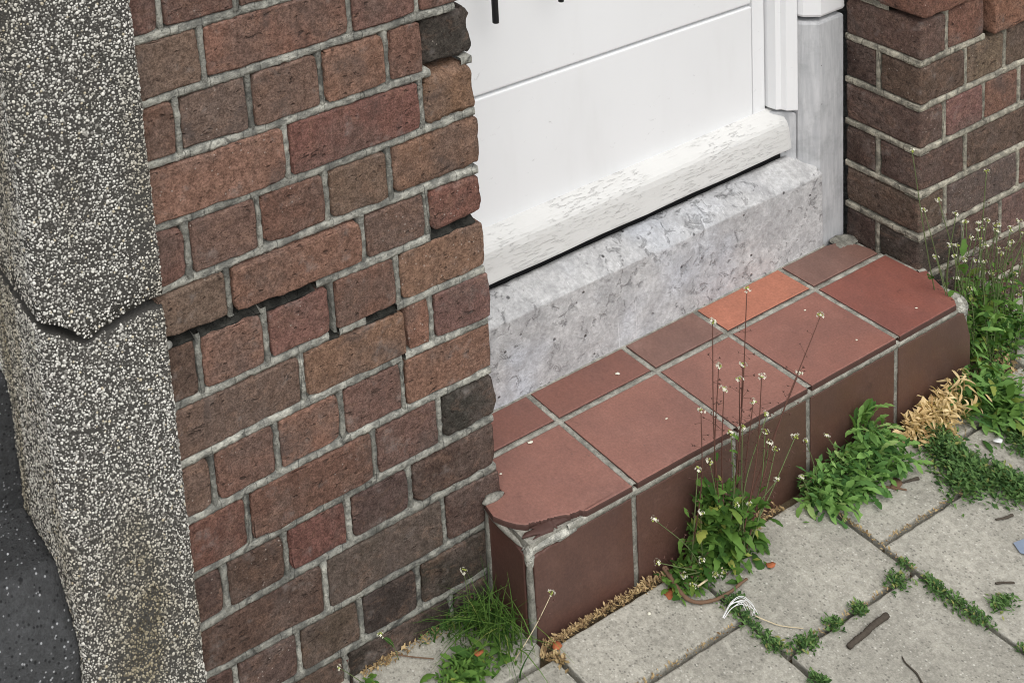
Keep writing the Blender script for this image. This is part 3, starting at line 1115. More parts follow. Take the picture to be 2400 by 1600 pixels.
def pebbles(name, parent, zlo_f, zhi_f, sh, zmin, zmax, stain_shade):
    sp = 0.0028
    pp, nn = pillar_profile(9)
    seg = np.linalg.norm(np.diff(pp, axis=0), axis=1)
    s = np.concatenate([[0], np.cumsum(seg)])
    L = s[-1]
    nu, nz = int(L / sp), int((zmax - zmin) / sp)
    uu, zz = np.meshgrid(np.arange(nu), np.arange(nz), indexing='ij')
    u = (uu.ravel() + rng.uniform(-0.48, 0.48, uu.size) + 0.5 * (zz.ravel() % 2)) * sp
    z = zmin + (zz.ravel() + rng.uniform(-0.48, 0.48, uu.size)) * sp
    u = np.clip(u, 0, L)
    x = np.interp(u, s, pp[:, 0]); y = np.interp(u, s, pp[:, 1])
    nx = np.interp(u, s, nn[:, 0]); ny = np.interp(u, s, nn[:, 1])
    keep = (z > zlo_f(x) + 0.0005) & (z < zhi_f(x) - 0.0005) & (y < 0.19)
    keep &= rng.random(len(x)) > 0.05
    bare = fbm(np.c_[x * 16, y * 16, z * 11], 3)
    keep &= rng.random(len(x)) > np.clip((bare - 0.2) * 1.2, 0, 0.28)
    # small secondary crack
    c2 = np.interp(x, [-1.56, -1.530, -1.515, -1.500, -1.458, -1.43], [0.560, 0.5586, 0.553, 0.549, 0.546, 0.552])
    keep &= ~((np.abs(z - c2) < 0.0028) & (x > -1.525) & (x < -1.495) & (y < 0))
    keep &= ~((np.abs(z - c2) < 0.0012) & (x > -1.56) & (x < -1.43) & (y < 0) & (rng.random(len(x)) < 0.8))
    x, y, z, nx, ny = x[keep], y[keep], z[keep], nx[keep], ny[keep]
    n = len(x)
    q = np.stack([x + sh[0], y + sh[1], z], 1)
    d = fbm(q * 30 + 3, 3) * 0.0018
    q[:, 0] += nx * d; q[:, 1] += ny * d
    nv = np.stack([nx, ny, np.zeros(n)], 1)
    q -= nv * rng.uniform(-0.0001, 0.0009, n)[:, None]
    rad = np.clip(rng.normal(0.00142, 0.00042, n), 0.0006, 0.0025)
    # random rotation + squash per pebble
    a = rng.uniform(0, 6.283, n); b = rng.uniform(0, 6.283, n)
    ca, sa, cb, sb = np.cos(a), np.sin(a), np.cos(b), np.sin(b)
    Rm = np.zeros((n, 3, 3))
    Rm[:, 0, 0] = ca * cb; Rm[:, 0, 1] = -sa; Rm[:, 0, 2] = ca * sb
    Rm[:, 1, 0] = sa * cb; Rm[:, 1, 1] = ca; Rm[:, 1, 2] = sa * sb
    Rm[:, 2, 0] = -sb; Rm[:, 2, 2] = cb
    sc = rad[:, None] * rng.uniform(0.75, 1.25, (n, 3))
    P = np.einsum('nij,nvj->nvi', Rm, ICO_V[None] * sc[:, None, :]) + q[:, None, :]
    Fa = (ICO_F[None] + (np.arange(n) * 12)[:, None, None]).reshape(-1, 3)
    pal = np.array([srgb(*c) for c in ((228, 226, 218), (212, 210, 202), (184, 182, 174), (160, 158, 151), (126, 124, 118), (94, 92, 87), (72, 70, 66), (198, 188, 164))])
    pi_ = rng.choice(8, n, p=[0.23, 0.19, 0.14, 0.13, 0.12, 0.11, 0.06, 0.02])
    col = pal[pi_] * rng.uniform(0.78, 1.0, (n, 1))
    dm = stain_shade(q)
    col = col * (1 - dm[:, None]) + col * np.array([0.46, 0.40, 0.27]) * dm[:, None]
    vcol = np.repeat(col, 12, 0)
    c = P.reshape(-1, 3)
    o = obj(name, c, Fa, MAT['pebble'], parent, True, vcol)
    o['kind'] = 'stuff'
    return o


def stain_shade_fn(q):
    # brown algae stain low on the face and a few grey soot patches
    st = np.exp(-((q[:, 0] + 1.475) / 0.055) ** 2 - ((q[:, 2] - 0.27) / 0.13) ** 2)
    m = np.clip(st * (1.05 + 0.9 * fbm(q * 25, 3)), 0, 1) * 0.9
    m2 = np.clip(fbm(q * np.array([22, 22, 5]) + 40, 3) - 0.05, 0, 1) * 0.9
    side = (q[:, 1] > PYF + 0.02) * 0.25  # left face darkened in the pebble colour to stand for its shade
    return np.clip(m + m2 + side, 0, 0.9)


pebbles("aggregate", blk_u, lambda x: crz(CRU, x), lambda x: np.full_like(x, 1.42), (0, -0.0035), 0.66, 1.42, stain_shade_fn)
pebbles("aggregate", blk_l, lambda x: np.full_like(x, 0.0), lambda x: crz(CRL, x), (0, 0), 0.0, 0.715, stain_shade_fn)

# ---- neighbour's wall left of the pillar: pale plaster over a tarred plinth
nb = thing("neighbour_wall", "pale plaster wall above a black tarred plinth at left of pebbled pillar", "wall", (-2.0, 0.2, 0))
bevel_box("plaster", -2.8, PX0 + 0.004, 0.168, 0.32, 0.535, 3.15, MAT['render'], nb, 0.003, 0.2, 0)
bevel_box("plinth", -2.8, PX0 + 0.003, 0.150, 0.32, 0.30, 0.533, MAT['tar'], nb, 0.006, 0.02, 0.003)
def ledge_fn(V):
    V = V.copy()
    fr_ = np.clip((0.10 - V[:, 1]) / 0.10, 0, 1)
    V[:, 1] += fr_ * np.clip((V[:, 2] - 0.25) / 0.095, 0, 1) ** 1.5 * 0.048
    return V


bevel_box("plinth_ledge", -2.8, PX0 + 0.002, -0.002, 0.32, -0.03, 0.345, MAT['tar'], nb, 0.012, 0.02, 0.005, None, ledge_fn)
V_, F_ = [], []
for _ in range(22):
    x = random.uniform(-1.72, -1.60); z = random.uniform(0.05, 0.345)
    s_ = random.choice((0.0012, 0.0016, 0.002, 0.003, 0.006)) * random.uniform(0.7, 1.2)
    if random.random() < 0.4:
        y = random.uniform(0.06, 0.14); z = 0.3485
        nvv = np.array([0, 0, 1.0])
    else:
        z = min(z, 0.24)
        y = -0.0055
        nvv = np.array([0, -1.0, 0])
    cpt = np.array([x, y, z])
    ax = np.array([1.0, 0, 0]); bx = np.cross(nvv, ax)
    m = random.randint(5, 7)
    b0 = len(V_)
    for i in range(m):
        t = 2 * math.pi * i / m
        V_.append(cpt + (ax * math.cos(t) * s_ * random.uniform(0.5, 1.6) + bx * math.sin(t) * s_ * random.uniform(0.5, 1.8)))
    F_.append(tuple(range(b0, b0 + m)))
obj("paint_fleck", V_, F_, MAT['render'], nb, False)['kind'] = 'stuff'

# ---- threshold stone, door frame, door
th = thing("threshold_stone", "pale grey pitted limestone threshold under the white door behind red tiled step", "threshold", (-0.45, 0.18, 0.16))


def th_shape(V):
    V = V.copy()
    top = V[:, 2] > 0.285
    V[:, 2] += np.where(top, np.clip(V[:, 1] - 0.130, 0, 0.075) * 0.47, 0)       # weathered fall
    wear = fbm(V * np.array([16, 30, 30]) + 5, 3)
    V[:, 2] -= np.where(top, np.clip((V[:, 1] - 0.1745) / 0.004, 0, 1) * 0.055, 0)  # drop added behind so the gap goes dark
    V[:, 2] -= np.where(top, np.exp(-((V[:, 1] - 0.128) / 0.012) ** 2) * (0.002 + 0.006 * np.maximum(0, wear)), 0)
    V[:, 1] += fbm(V * 45 + 9, 3) * 0.0016
    return V


bevel_box("stone_block", XL + 0.001, -0.064, 0.128, 0.28, 0.10, 0.308, MAT['stone'], th, 0.0030, 0.0055, 0.0, None, th_shape)

fr = thing("door_frame", "white painted wooden door frame on a grey stone foot beside brown brick reveal", "door frame", (-0.45, 0.2, 0.16))
# right-hand foot (grey stone) with a splayed inner facet
foot = [(-0.0860, 0.30), (-0.0850, 0.160), (-0.0815, 0.1535), (-0.0610, 0.1365), (-0.0015, 0.1365), (-0.0015, 0.30)]
post = [(-0.0870, 0.30), (-0.0860, 0.158), (-0.0825, 0.1505), (-0.0610, 0.1335), (-0.003, 0.1335), (-0.003, 0.30)]
low = [(-0.125, 0.30), (-0.125, 0.190), (-0.101, 0.176), (-0.088, 0.162), (-0.0868, 0.30)]
strip = [(-0.1195, 0.30), (-0.1190, 0.192), (-0.1160, 0.1785), (-0.1085, 0.1745), (-0.1050, 0.1665), (-0.0900, 0.1570), (-0.0880, 0.1575), (-0.0878, 0.30)]
prism("foot_stone", foot, 0.14, 0.583, 0.005, MAT['neut'], fr, None, 'z')
prism("foot_stone", low, 0.14, 0.412, 0.003, MAT['neut'], fr, None, 'z')
prism("post", post, 2.2, 0.5915, 0.006, MAT['white'], fr, None, 'z')
prism("stop_strip", strip, 2.2, 0.4185, 0.0025, MAT['white'], fr, None, 'z')
prism("post", [(-x - 0.906, y) for x, y in reversed(post)], 2.2, 0.588, 0.006, MAT['white'], fr, None, 'z')
prism("foot_stone", [(-x - 0.906, y) for x, y in reversed(foot)], 0.14, 0.583, 0.006, MAT['neut'], fr, None, 'z')
bevel_box("head", XL + 0.003, -0.004, 0.135, 0.30, 2.201, 2.248, MAT['white'], fr, 0.003, 0.2)

dr = thing("front_door", "white painted panel door with flaking weatherboard along its foot", "door", (-0.45, 0.2, 0.34))
DYF = 0.197


def skew(V):
    V = V.copy()
    V[:, 2] -= 0.035 * (V[:, 0] + 0.45)      # the old door has sagged towards the hinge
    return V


bevel_box("lower_panel", -0.7885, -0.1505, DYF, 0.240, 0.335, 0.6265, MAT['white'], dr, 0.0022, 0.02, 0, None, skew)
bevel_box("upper_panel", -0.7885, -0.1505, DYF, 0.240, 0.6315, 1.40, MAT['white'], dr, 0.0034, 0.02, 0, None, skew)
bevel_box("backing_board", -0.785, -0.125, DYF + 0.010, 0.238, 0.338, 2.19, MAT['white'], dr, 0.002, 0.2)
bevel_box("stile", -0.1492, -0.121, DYF - 0.0004, 0.240, 0.335, 2.19, MAT['white'], dr, 0.0012, 0.05)
bevel_box("upper_panel", -0.7885, -0.1505, DYF, 0.240, 1.425, 2.19, MAT['white'], dr, 0.0030, 0.05)
# weatherboard: sloped top, nosed front, undercut
wb_prof = [(0.1985, 0.4165), (0.1900, 0.4140), (0.1760, 0.4060), (0.1700, 0.4010), (0.1672, 0.3965), (0.1650, 0.3880), (0.1625, 0.3680), (0.1607, 0.3530), (0.1607, 0.3495), (0.1625, 0.3472), (0.1780, 0.3465), (0.1810, 0.3510), (0.1985, 0.3510)]
WBX = np.linspace(-0.7905, -0.0940, 110)
V, F = [], []
m = len(wb_prof)
for i, x in enumerate(WBX):
    endr = np.clip((x + 0.1045) / 0.0105, 0, 1)
    for (y, z) in wb_prof:
        zz = z - (0.006 * endr ** 2 if z > 0.385 else 0) + 0.0006 * math.sin(x * 31) * (z < 0.36) - 0.006 * (x + 0.45) * (z > 0.385)
        yy = y + (0.006 * endr ** 2 if y < 0.175 else 0)
        V.append((x, yy, zz))
V = np.array(V)
V[:, 1] += fbm(V * np.array([30, 80, 120]), 2) * 0.0008
for i in range(len(WBX) - 1):
    for j in range(m):
        j2 = (j + 1) % m
        F.append((i * m + j, i * m + j2, (i + 1) * m + j2, (i + 1) * m + j))
F.append(tuple(range(m)))
F.append(tuple(reversed(range((len(WBX) - 1) * m, len(WBX) * m))))
obj("weatherboard", V, F, MAT['peel'], dr, False)
bevel_box("gap_shade_bar", -0.789, -0.097, 0.1790, 0.1965, 0.300, 0.3462, MAT['black'], dr, 0.002, 0.1)  # black bar put in to darken the gap under the weatherboard
# black iron bars of the door grille, only their lower ends are in the picture
for bx_, bz_, br_ in ((-0.7357, 0.7777, 0.0050), (-0.6087, 0.7745, 0.0043)):
    vt, ft = tube([(bx_, 0.155, bz_), (bx_, 0.155, bz_ + 0.0015), (bx_ + 0.0005, 0.155, bz_ + 0.2), (bx_ + 0.001, 0.155, 1.5)], br_, br_, 10)
    obj("grille_bar", vt, ft, MAT['black'], dr, True)
for z_ in (1.10, 1.48):
    bevel_box("grille_rail", -0.745, -0.585, 0.151, 0.159, z_, z_ + 0.012, MAT['black'], dr, 0.001, 0.05)
    bevel_box("grille_bracket", -0.68, -0.67, 0.159, 0.1975, z_, z_ + 0.012, MAT['black'], dr, 0.001, 0.05)

# ---- tiled doorstep
st = thing("doorstep", "red quarry tiled doorstep with one bright orange tile and a chipped corner", "doorstep", (-0.46, -0.0, 0))
GX = [-0.7376, -0.5384, -0.3791, -0.1767]
YM, YF, YB = 0.0597, -0.0875, 0.1305
gh = 0.0046
TT, TB = ZS, ZS - 0.0095
TC = dict(a=srgb(138, 96, 84), b=srgb(126, 86, 75), c=srgb(170, 110, 88), d=srgb(138, 94, 82), e=srgb(132, 82, 71), f=srgb(122, 92, 82))
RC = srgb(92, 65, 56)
xl, xr = XL + 0.0, -0.0005
# back row
edges = [xl - 0.02] + GX + [xr]
tc = ['b', 'b', 'f', 'c', 'f']
for i in range(5):
    x0 = edges[i] + gh; x1 = edges[i + 1] - gh
    poly = [(x0, YM + gh), (x1, YM + gh), (x1, YB - gh), (x0, YB - gh)]
    if i == 0:
        poly[0] = (XL + 0.003, YM + gh); poly[3] = (XL + 0.003, YB - gh)
    if i == 4:
        poly = [(x0, YM + gh), (xr - 0.010, YM + gh), (xr - 0.008, 0.080), (-0.018, 0.104), (-0.040, 0.122), (-0.062, YB - gh), (x0, YB - gh)]
    prism("tile", poly, TB, TT + random.uniform(-0.0004, 0.0004), 0.0022, MAT['tile'], st, TC[tc[i]], 'z', True, 0.0009, 0.006, side_mat=MAT['tile_body'])
# front row
tf = ['a', 'a', 'a', 'd', 'e']
chip = [(-0.941, -0.026), (-0.934, -0.040), (-0.924, -0.053), (-0.914, -0.0605), (-0.905, -0.0625), (-0.897, -0.0650), (-0.889, -0.0675), (-0.880, -0.0690), (-0.871, -0.0715),
        (-0.860, -0.0752), (-0.851, -0.0790), (-0.842, -0.0808), (-0.834, -0.0815), (-0.8305, -0.0855), (-0.827, -0.0868)]
_c = []
for (xa_, ya_), (xb_, yb_) in zip(chip[3:-1], chip[4:]):
    for q_ in range(4):
        f_ = q_ / 4
        _c.append((xa_ + (xb_ - xa_) * f_ + random.uniform(-0.0006, 0.0006), ya_ + (yb_ - ya_) * f_ + random.uniform(-0.0013, 0.0013)))
chip = chip[:3] + _c + chip[-1:]
for i in range(5):
    x0 = edges[i] + gh; x1 = edges[i + 1] - gh
    zt = TT + random.uniform(-0.0004, 0.0004)
    if i == 0:
        poly = chip + [(x1, YF), (x1, YM - gh), (XL + 0.003, YM - gh), (XL + 0.003, -0.0035), (-0.937, -0.0045)]
    elif i == 4:
        poly = [(x0, YF), (-0.034, YF), (-0.024, -0.078), (0.0105, -0.0075), (-0.0035, -0.0035), (-0.0055, YM - gh), (x0, YM - gh)]
    else:
        poly = [(x0, YF), (x1, YF), (x1, YM - gh), (x0, YM - gh)]
    prism("tile", poly, TB, zt, 0.0022, MAT['tile'], st, TC[tf[i]], 'z', True, 0.0009 if i else 0.0006, 0.006, side_mat=MAT['tile_body'])
# (risers)
RT = 0.1425
re_ = [-0.929] + GX + [0.004]
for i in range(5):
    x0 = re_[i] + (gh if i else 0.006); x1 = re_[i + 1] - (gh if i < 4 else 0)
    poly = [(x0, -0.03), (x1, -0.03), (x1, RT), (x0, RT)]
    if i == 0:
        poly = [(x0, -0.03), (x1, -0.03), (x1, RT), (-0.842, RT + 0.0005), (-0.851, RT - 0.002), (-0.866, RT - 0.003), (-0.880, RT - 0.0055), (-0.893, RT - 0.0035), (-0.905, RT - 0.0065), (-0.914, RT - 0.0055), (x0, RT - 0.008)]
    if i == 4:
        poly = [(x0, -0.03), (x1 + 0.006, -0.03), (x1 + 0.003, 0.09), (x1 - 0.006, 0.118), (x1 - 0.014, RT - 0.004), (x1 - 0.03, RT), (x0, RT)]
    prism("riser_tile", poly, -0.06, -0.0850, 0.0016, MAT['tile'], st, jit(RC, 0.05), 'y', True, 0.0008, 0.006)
# left cheek tile
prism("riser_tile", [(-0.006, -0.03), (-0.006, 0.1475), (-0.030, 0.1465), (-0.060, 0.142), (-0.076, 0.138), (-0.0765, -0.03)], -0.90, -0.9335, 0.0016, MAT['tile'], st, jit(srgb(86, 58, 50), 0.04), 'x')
# bedding core and grout
V, F = box_vf(-0.926, 0.002, -0.0815, -0.002, -0.03, TB - 0.0005)
v2, f2 = box_vf(XL + 0.001, -0.0015, -0.001, 0.1275, -0.03, TB + 0.0015)
V, F = merge([(V, F), (v2, f2)])
obj("bedding", V, F, MAT['grout'], st, False, tone1(len(V)), "tone")
gs = Strip()


def grout_line(p0, p1, half, nrm_axis, tone=1.0):
    p0, p1 = np.array(p0, float), np.array(p1, float)
    L = np.linalg.norm(p1 - p0)
    n = max(3, int(L / 0.0035))
    path = p0 + (p1 - p0) * np.linspace(0, 1, n)[:, None]
    d = (p1 - p0) / L
    base = len(gs.v)
    up = np.array({'z': (0, 0, 1.0), 'y': (0, -1.0, 0), 'x': (-1.0, 0, 0)}[nrm_axis])
    side = np.cross(up, d)
    off = rng.uniform(-60, 60, 3)
    for t, h in ((-1, -0.0035), (-0.9, -0.0006), (0, 0.0), (0.9, -0.0006), (1, -0.0035)):
        q = path + side * (half * t + fbm(path * 200 + off + t * 3, 2) * 0.0007 * np.sign(t))[:, None] + up * (h + fbm(path * 190 + off + 9 * t, 2) * 0.0007)[:, None]
        gs.v.extend(q.tolist())
        tt = tone * (1 + 0.22 * fbm(path * 30 + off, 2))
        gs.c.extend([[a, a, a] for a in tt])
    for a in range(4):
        for i in range(n - 1):
            p = base + a * n + i
            gs.f.append((p, p + 1, p + 1 + n, p + n))


zg = TT - 0.0011
grout_line((XL, YM, zg), (-0.006, YM, zg), gh * 1.04, 'z', 1.05)
for x in GX:
    grout_line((x, YF + 0.002, zg), (x, YB - 0.002, zg), gh * 1.04, 'z', 1.05)
grout_line((XL, YB - 0.0008, zg + 0.001), (-0.062, YB - 0.0008, zg + 0.001), gh * 1.2, 'z', 0.95)
grout_line((-0.86, -0.0856, 0.1488), (-0.03, -0.0856, 0.1488), 0.0062, 'y', 1.2)
for x in GX:
    grout_line((x, -0.0838, -0.02), (x, -0.0842, 0.1515), gh * 1.05, 'y', 0.85)
# mortar heel between the reveal / pier and the tiles
grout_line((-0.006, 0.056, zg + 0.001), (-0.003, 0.0005, zg + 0.001), 0.0048, 'z', 0.95)
grout_line((-0.002, -0.0005, zg + 0.0012), (0.012, -0.004, zg + 0.0012), 0.0042, 'z', 1.1)
gs.build("grout", MAT['grout'], st)

# crumbled mortar showing at the two broken corners of the step, and the sandy heel by the frame


def lump(name, cen, size, mat, parent, n=(16, 10, 8), amp=0.35, sc=60, seed=0, tone=1.0):
    cen, size = np.array(cen), np.array(size)
    V, F, nd, e = rbox(2, 2, 2, 0.9, (2 / n[0], 2 / n[1], 2 / n[2]))
    q = V * size + cen
    V = V + V / np.maximum(np.linalg.norm(V, axis=1, keepdims=True), 1e-6) * (fbm(q * sc + seed, 3) * amp)[:, None]
    V = V * size + cen
    return obj(name, V, F, mat, parent, True, tone1(len(V), tone), "tone")


lump("mortar_dab", *lump_args, MAT['mortar'], pier, (12, 8, 8), 0.3, 120, 2, 1.3)
lump("broken_clay", (-0.878, -0.0705, 0.1548), (0.046, 0.0085, 0.0058), MAT['tile_body'], st, (80, 14, 10), 0.55, 330, 31)
lump("broken_mortar", (-0.880, -0.0745, 0.1435), (0.049, 0.0118, 0.0085), MAT['rubble'], st, (40, 10, 10), 0.30, 150, 3)
lump("broken_mortar", (-0.926, -0.0790, 0.1330), (0.0066, 0.0066, 0.018), MAT['rubble'], st, (10, 10, 16), 0.30, 150, 5, 0.9)
lump("corner_mortar", (-0.9285, -0.0815, 0.060), (0.0050, 0.0055, 0.080), MAT['grout'], st, (6, 6, 30), 0.25, 120, 5, 0.7)
lump("cheek_mortar", (-0.9330, -0.0035, 0.08), (0.0036, 0.005, 0.085), MAT['grout'], st, (6, 6, 30), 0.3, 120, 8, 0.7)
lump("cheek_mortar", (-0.9335, -0.038, 0.1505), (0.0036, 0.040, 0.0042), MAT['grout'], st, (6, 24, 6), 0.25, 120, 8, 0.85)
lump("pier_heel", (-0.9205, -0.0035, ZS + 0.002), (0.0185, 0.0055, 0.006), MAT['grout'], st, (16, 6, 6), 0.35, 110, 4, 0.9)
lump("broken_mortar", (-0.008, -0.0740, 0.139), (0.016, 0.011, 0.017), MAT['rubble'], st, (14, 12, 12), 0.35, 140, 15, 0.95)
lump("broken_mortar", (0.008, -0.050, 0.140), (0.009, 0.030, 0.012), MAT['rubble'], st, (10, 20, 10), 0.35, 140, 17, 0.85)
lump("mortar_heel", (-0.026, 0.118, ZS - 0.0014), (0.026, 0.018, 0.0026), MAT['grout'], st, (30, 20, 6), 0.40, 150, 21, 0.85)

# ================================================================== PLANTS AND LITTER
def leaf_mesh(name, L, W, kind, mat, droop=0.3, fold=0.25, seed=0, rows=9):
    rr = random.Random(seed)
    V, F = [], []
    for i in range(rows + 1):
        t = i / rows
        if kind == 'ovate':
            w = 0.07 + (0.93 * math.sin(math.pi * min(1, max(0, (t - 0.16) / 0.84)) ** 0.85) ** 0.8 if t > 0.16 else 0)
            w *= (0.80 if i % 2 else 1.06) if 0.2 < t < 0.95 else 1.0
        elif kind == 'lobed':
            w = 0.10 + 0.9 * (t ** 0.7) * (1 - t ** 6)
            w *= (0.55 if i % 2 else 1.0) if t < 0.8 else 1.0
        elif kind == 'oval':
            w = math.sin(math.pi * (0.06 + 0.94 * t)) ** 0.6
        else:                               # strap
            w = (1 - t ** 3) * (0.6 + 0.4 * min(1, t * 4))
        w *= W / 2
        x = L * t * math.cos(droop * t)
        z = L * (0.35 * t - droop * t * t) + rr.uniform(-1, 1) * 0.012 * L
        y0 = rr.uniform(-1, 1) * 0.015 * L
        e1, e2 = rr.uniform(-0.12, 0.12) * w, rr.uniform(-0.12, 0.12) * w
        V += [(x, y0 - w, z + fold * w + e1), (x, y0, z), (x, y0 + w, z + fold * w + e2)]
    for i in range(rows):
        for k in (0, 1):
            a = i * 3 + k
            F.append((a, a + 3, a + 4, a + 1))
    return new_mesh(name, V, F, mat, True)


def put_leaf(parent, me, p, az, el, roll=0.0, sc=1.0, name="leaf"):
    o = bpy.data.objects.new(name, me)
    C.objects.link(o)
    o.parent = parent
    m = Matrix.Translation(Vector(p) - Vector(parent.location)) @ Matrix.Rotation(az, 4, 'Z') @ Matrix.Rotation(-el, 4, 'Y') @ Matrix.Rotation(roll, 4, 'X') @ Matrix.Scale(sc, 4)
    o.matrix_local = m
    return o


OV = [leaf_mesh("ovate_leaf", 0.050, 0.0165, 'ovate', MAT['leaf'], d, f, i) for i, (d, f) in enumerate(((0.25, 0.25), (0.5, 0.35), (0.1, 0.15), (0.7, 0.3), (0.4, 0.5), (0.9, 0.6), (0.6, -0.2)))]
LB = [leaf_mesh("lobed_leaf", 0.058, 0.017, 'lobed', MAT['leaf2'], d, f, 20 + i, 11) for i, (d, f) in enumerate(((0.3, 0.3), (0.55, 0.4), (0.2, 0.2), (0.8, 0.3)))]
SM = [leaf_mesh("small_leaf", 0.020, 0.0085, 'oval', MAT['leaf'], d, 0.2, 40 + i, 5) for i, d in enumerate((0.2, 0.4, 0.6))]
ST = [leaf_mesh("strap_leaf", 0.045, 0.010, 'strap', MAT['leaf2'], d, 0.3, 50 + i, 7) for i, d in enumerate((0.3, 0.6, 0.9))]
DR = [leaf_mesh("dry_leaf", 0.034, 0.0065, 'oval', MAT['dry'], d, 0.8, 60 + i, 7) for i, d in enumerate((0.9, 1.3, 0.5, 1.7))]


def flower_head(p, r=0.0055, n=9, seed=0):
    r *= 0.85
    """white four-petal florets and green buds crowded at a stem tip"""
    rr = random.Random(seed)
    V, F = [], []
    for i in range(n):
        a, b = rr.uniform(0, 6.28), rr.uniform(-0.35, 1.0)
        d = np.array([math.cos(a) * math.cos(b), math.sin(a) * math.cos(b), math.sin(b) * 0.9])
        c = np.array(p) + d * r * rr.uniform(0.55, 1.1)
        u = np.cross(d, (0.2, 0.3, 1)); u /= np.linalg.norm(u)
        w = np.cross(d, u)
        s_ = r * rr.uniform(0.26, 0.42)
        for q in range(4):
            t = q * math.pi / 2 + rr.uniform(-0.2, 0.2)
            e = u * math.cos(t) + w * math.sin(t)
            g_ = u * math.cos(t + 0.6) + w * math.sin(t + 0.6)
            h_ = u * math.cos(t - 0.6) + w * math.sin(t - 0.6)
            b0 = len(V)
            V += [c, c + g_ * s_ * 0.8 + d * s_ * 0.3, c + e * s_ * 1.25 + d * s_ * 0.35, c + h_ * s_ * 0.8 + d * s_ * 0.3]
            F.append((b0, b0 + 1, b0 + 2, b0 + 3))
    return V, F


def bud_head(p, r, seed=0):
    rr = random.Random(seed + 500)
    parts = []
    for i in range(5):
        c = np.array(p) + np.array([rr.uniform(-1, 1), rr.uniform(-1, 1), rr.uniform(-0.6, 0.9)]) * r * 0.5
        parts.append((ICO_V * r * rr.uniform(0.18, 0.28) + c, [tuple(f) for f in ICO_F]))
    return merge(parts)


def flower_stem(parent, base, tip, seed, bend=0.02, pods=10, mat='stem', r=0.0009, head=0.0055, leaves=2, nflor=9):
    rr = random.Random(seed)
    base, tip = np.array(base, float), np.array(tip, float)
    mid = (base + tip) / 2 + np.array([rr.uniform(-bend, bend), rr.uniform(-bend, bend) * 0.6, rr.uniform(0, bend * 0.4)])
    pth = smooth_path([base, mid, tip], 10)
    v, f = tube(pth, r * 1.2, r * 0.7, 5)
    so = obj("flower_stem", v, f, MAT[mat], parent)
    if head:
        v, f = flower_head(tip, head, nflor, seed)
        obj("flower_head", v, f, MAT['petal'], so, False)
        v, f = bud_head(tip, head, seed)
        obj("bud_cluster", v, f, MAT['bud'], so, True)
    if pods:
        parts = []
        n = len(pth)
        for i in range(pods):
            t = 1 - 0.06 - 0.42 * (i + rr.random()) / pods
            q = pth[int(t * (n - 1))]
            a = rr.uniform(0, 6.28)
            d = np.array([math.cos(a), math.sin(a), rr.uniform(0.1, 0.6)])
            L = rr.uniform(0.006, 0.012)
            e = q + d * L
            parts.append(tube([q, e], 0.00028, 0.00022, 3))
            s_ = rr.uniform(0.0016, 0.0027)
            u = np.cross(d, (rr.uniform(-1, 1), rr.uniform(-1, 1), 1.0)); u /= np.linalg.norm(u)
            w = np.cross(d, u) * 0.25
            hv = np.array([e, e + d * s_ * 1.5 + u * s_, e + d * s_ * 1.25, e + d * s_ * 1.5 - u * s_, e + d * s_ * 0.8 + w * s_ * 1.6, e + d * s_ * 0.8 - w * s_ * 1.6])
            parts.append((hv, [(0, 1, 4), (1, 2, 4), (2, 3, 4), (3, 0, 4), (0, 5, 1), (1, 5, 2), (2, 5, 3), (3, 5, 0)]))
        v, f = merge(parts)
        obj("seed_pods", v, f, MAT['pod'], so, False)['kind'] = 'stuff'
    for i in range(leaves):
        q = pth[int(rr.uniform(0.1, 0.55) * (len(pth) - 1))]
        put_leaf(parent, rr.choice(SM), q, rr.uniform(0, 6.28), rr.uniform(0.2, 1.0), 0, rr.uniform(0.6, 1.1))
    return so


def safe_az(p, az, L, ymax):
    if p[1] + math.sin(az) * L > ymax:
        az = -abs(math.atan2(abs(math.sin(az)), math.cos(az)))
    return az


# ---- shepherd's-purse style weed in front of the step
pa = thing("flowering_weed", "tall weed with leafy green rosette and thin red stems growing against middle of tiled step", "weed", (-0.635, -0.13, 0))
rr = random.Random(3)
for i in range(205):
    t = rr.random()
    cx = rr.gauss(-0.606, 0.033) if t < 0.8 else rr.gauss(-0.675, 0.022)
    cy = rr.uniform(-0.138, -0.100)
    h = max(0.004, (0.125 if t < 0.8 else 0.022) * rr.random() * (1 - min(1, abs(cx + 0.610) / 0.12)))
    az = rr.uniform(-math.pi, math.pi) if rr.random() < 0.35 else rr.gauss(-2.2, 0.9)
    sc = rr.uniform(0.45, 0.92) * (0.65 if t >= 0.8 else 1.0)
    az = safe_az((cx, cy), az, 0.048 * sc, -0.092)
    put_leaf(pa, rr.choice(OV), (cx, cy, h), az, rr.uniform(-0.15, 0.75) + (0.45 if h > 0.05 else 0), rr.uniform(-0.5, 0.5), sc)
for i in range(90):
    cx, cy = rr.gauss(-0.675, 0.020), rr.uniform(-0.138, -0.100)
    put_leaf(pa, rr.choice(SM), (cx, cy, rr.uniform(0.0, 0.022)), rr.uniform(-math.pi, 0), rr.uniform(0, 0.9), 0, rr.uniform(0.5, 0.95))
def bushy(parent, pts, spread, n, size, hgt, seed, mat, ymax):
    v, f = tuft_geom(pts, spread, n, size, hgt, seed)
    v = np.asarray(v)
    v[:, 1] = np.minimum(v[:, 1], ymax - 0.002 * rng.random(len(v)))
    o = obj("foliage", v, f, MAT[mat], parent, False)
    o['kind'] = 'stuff'


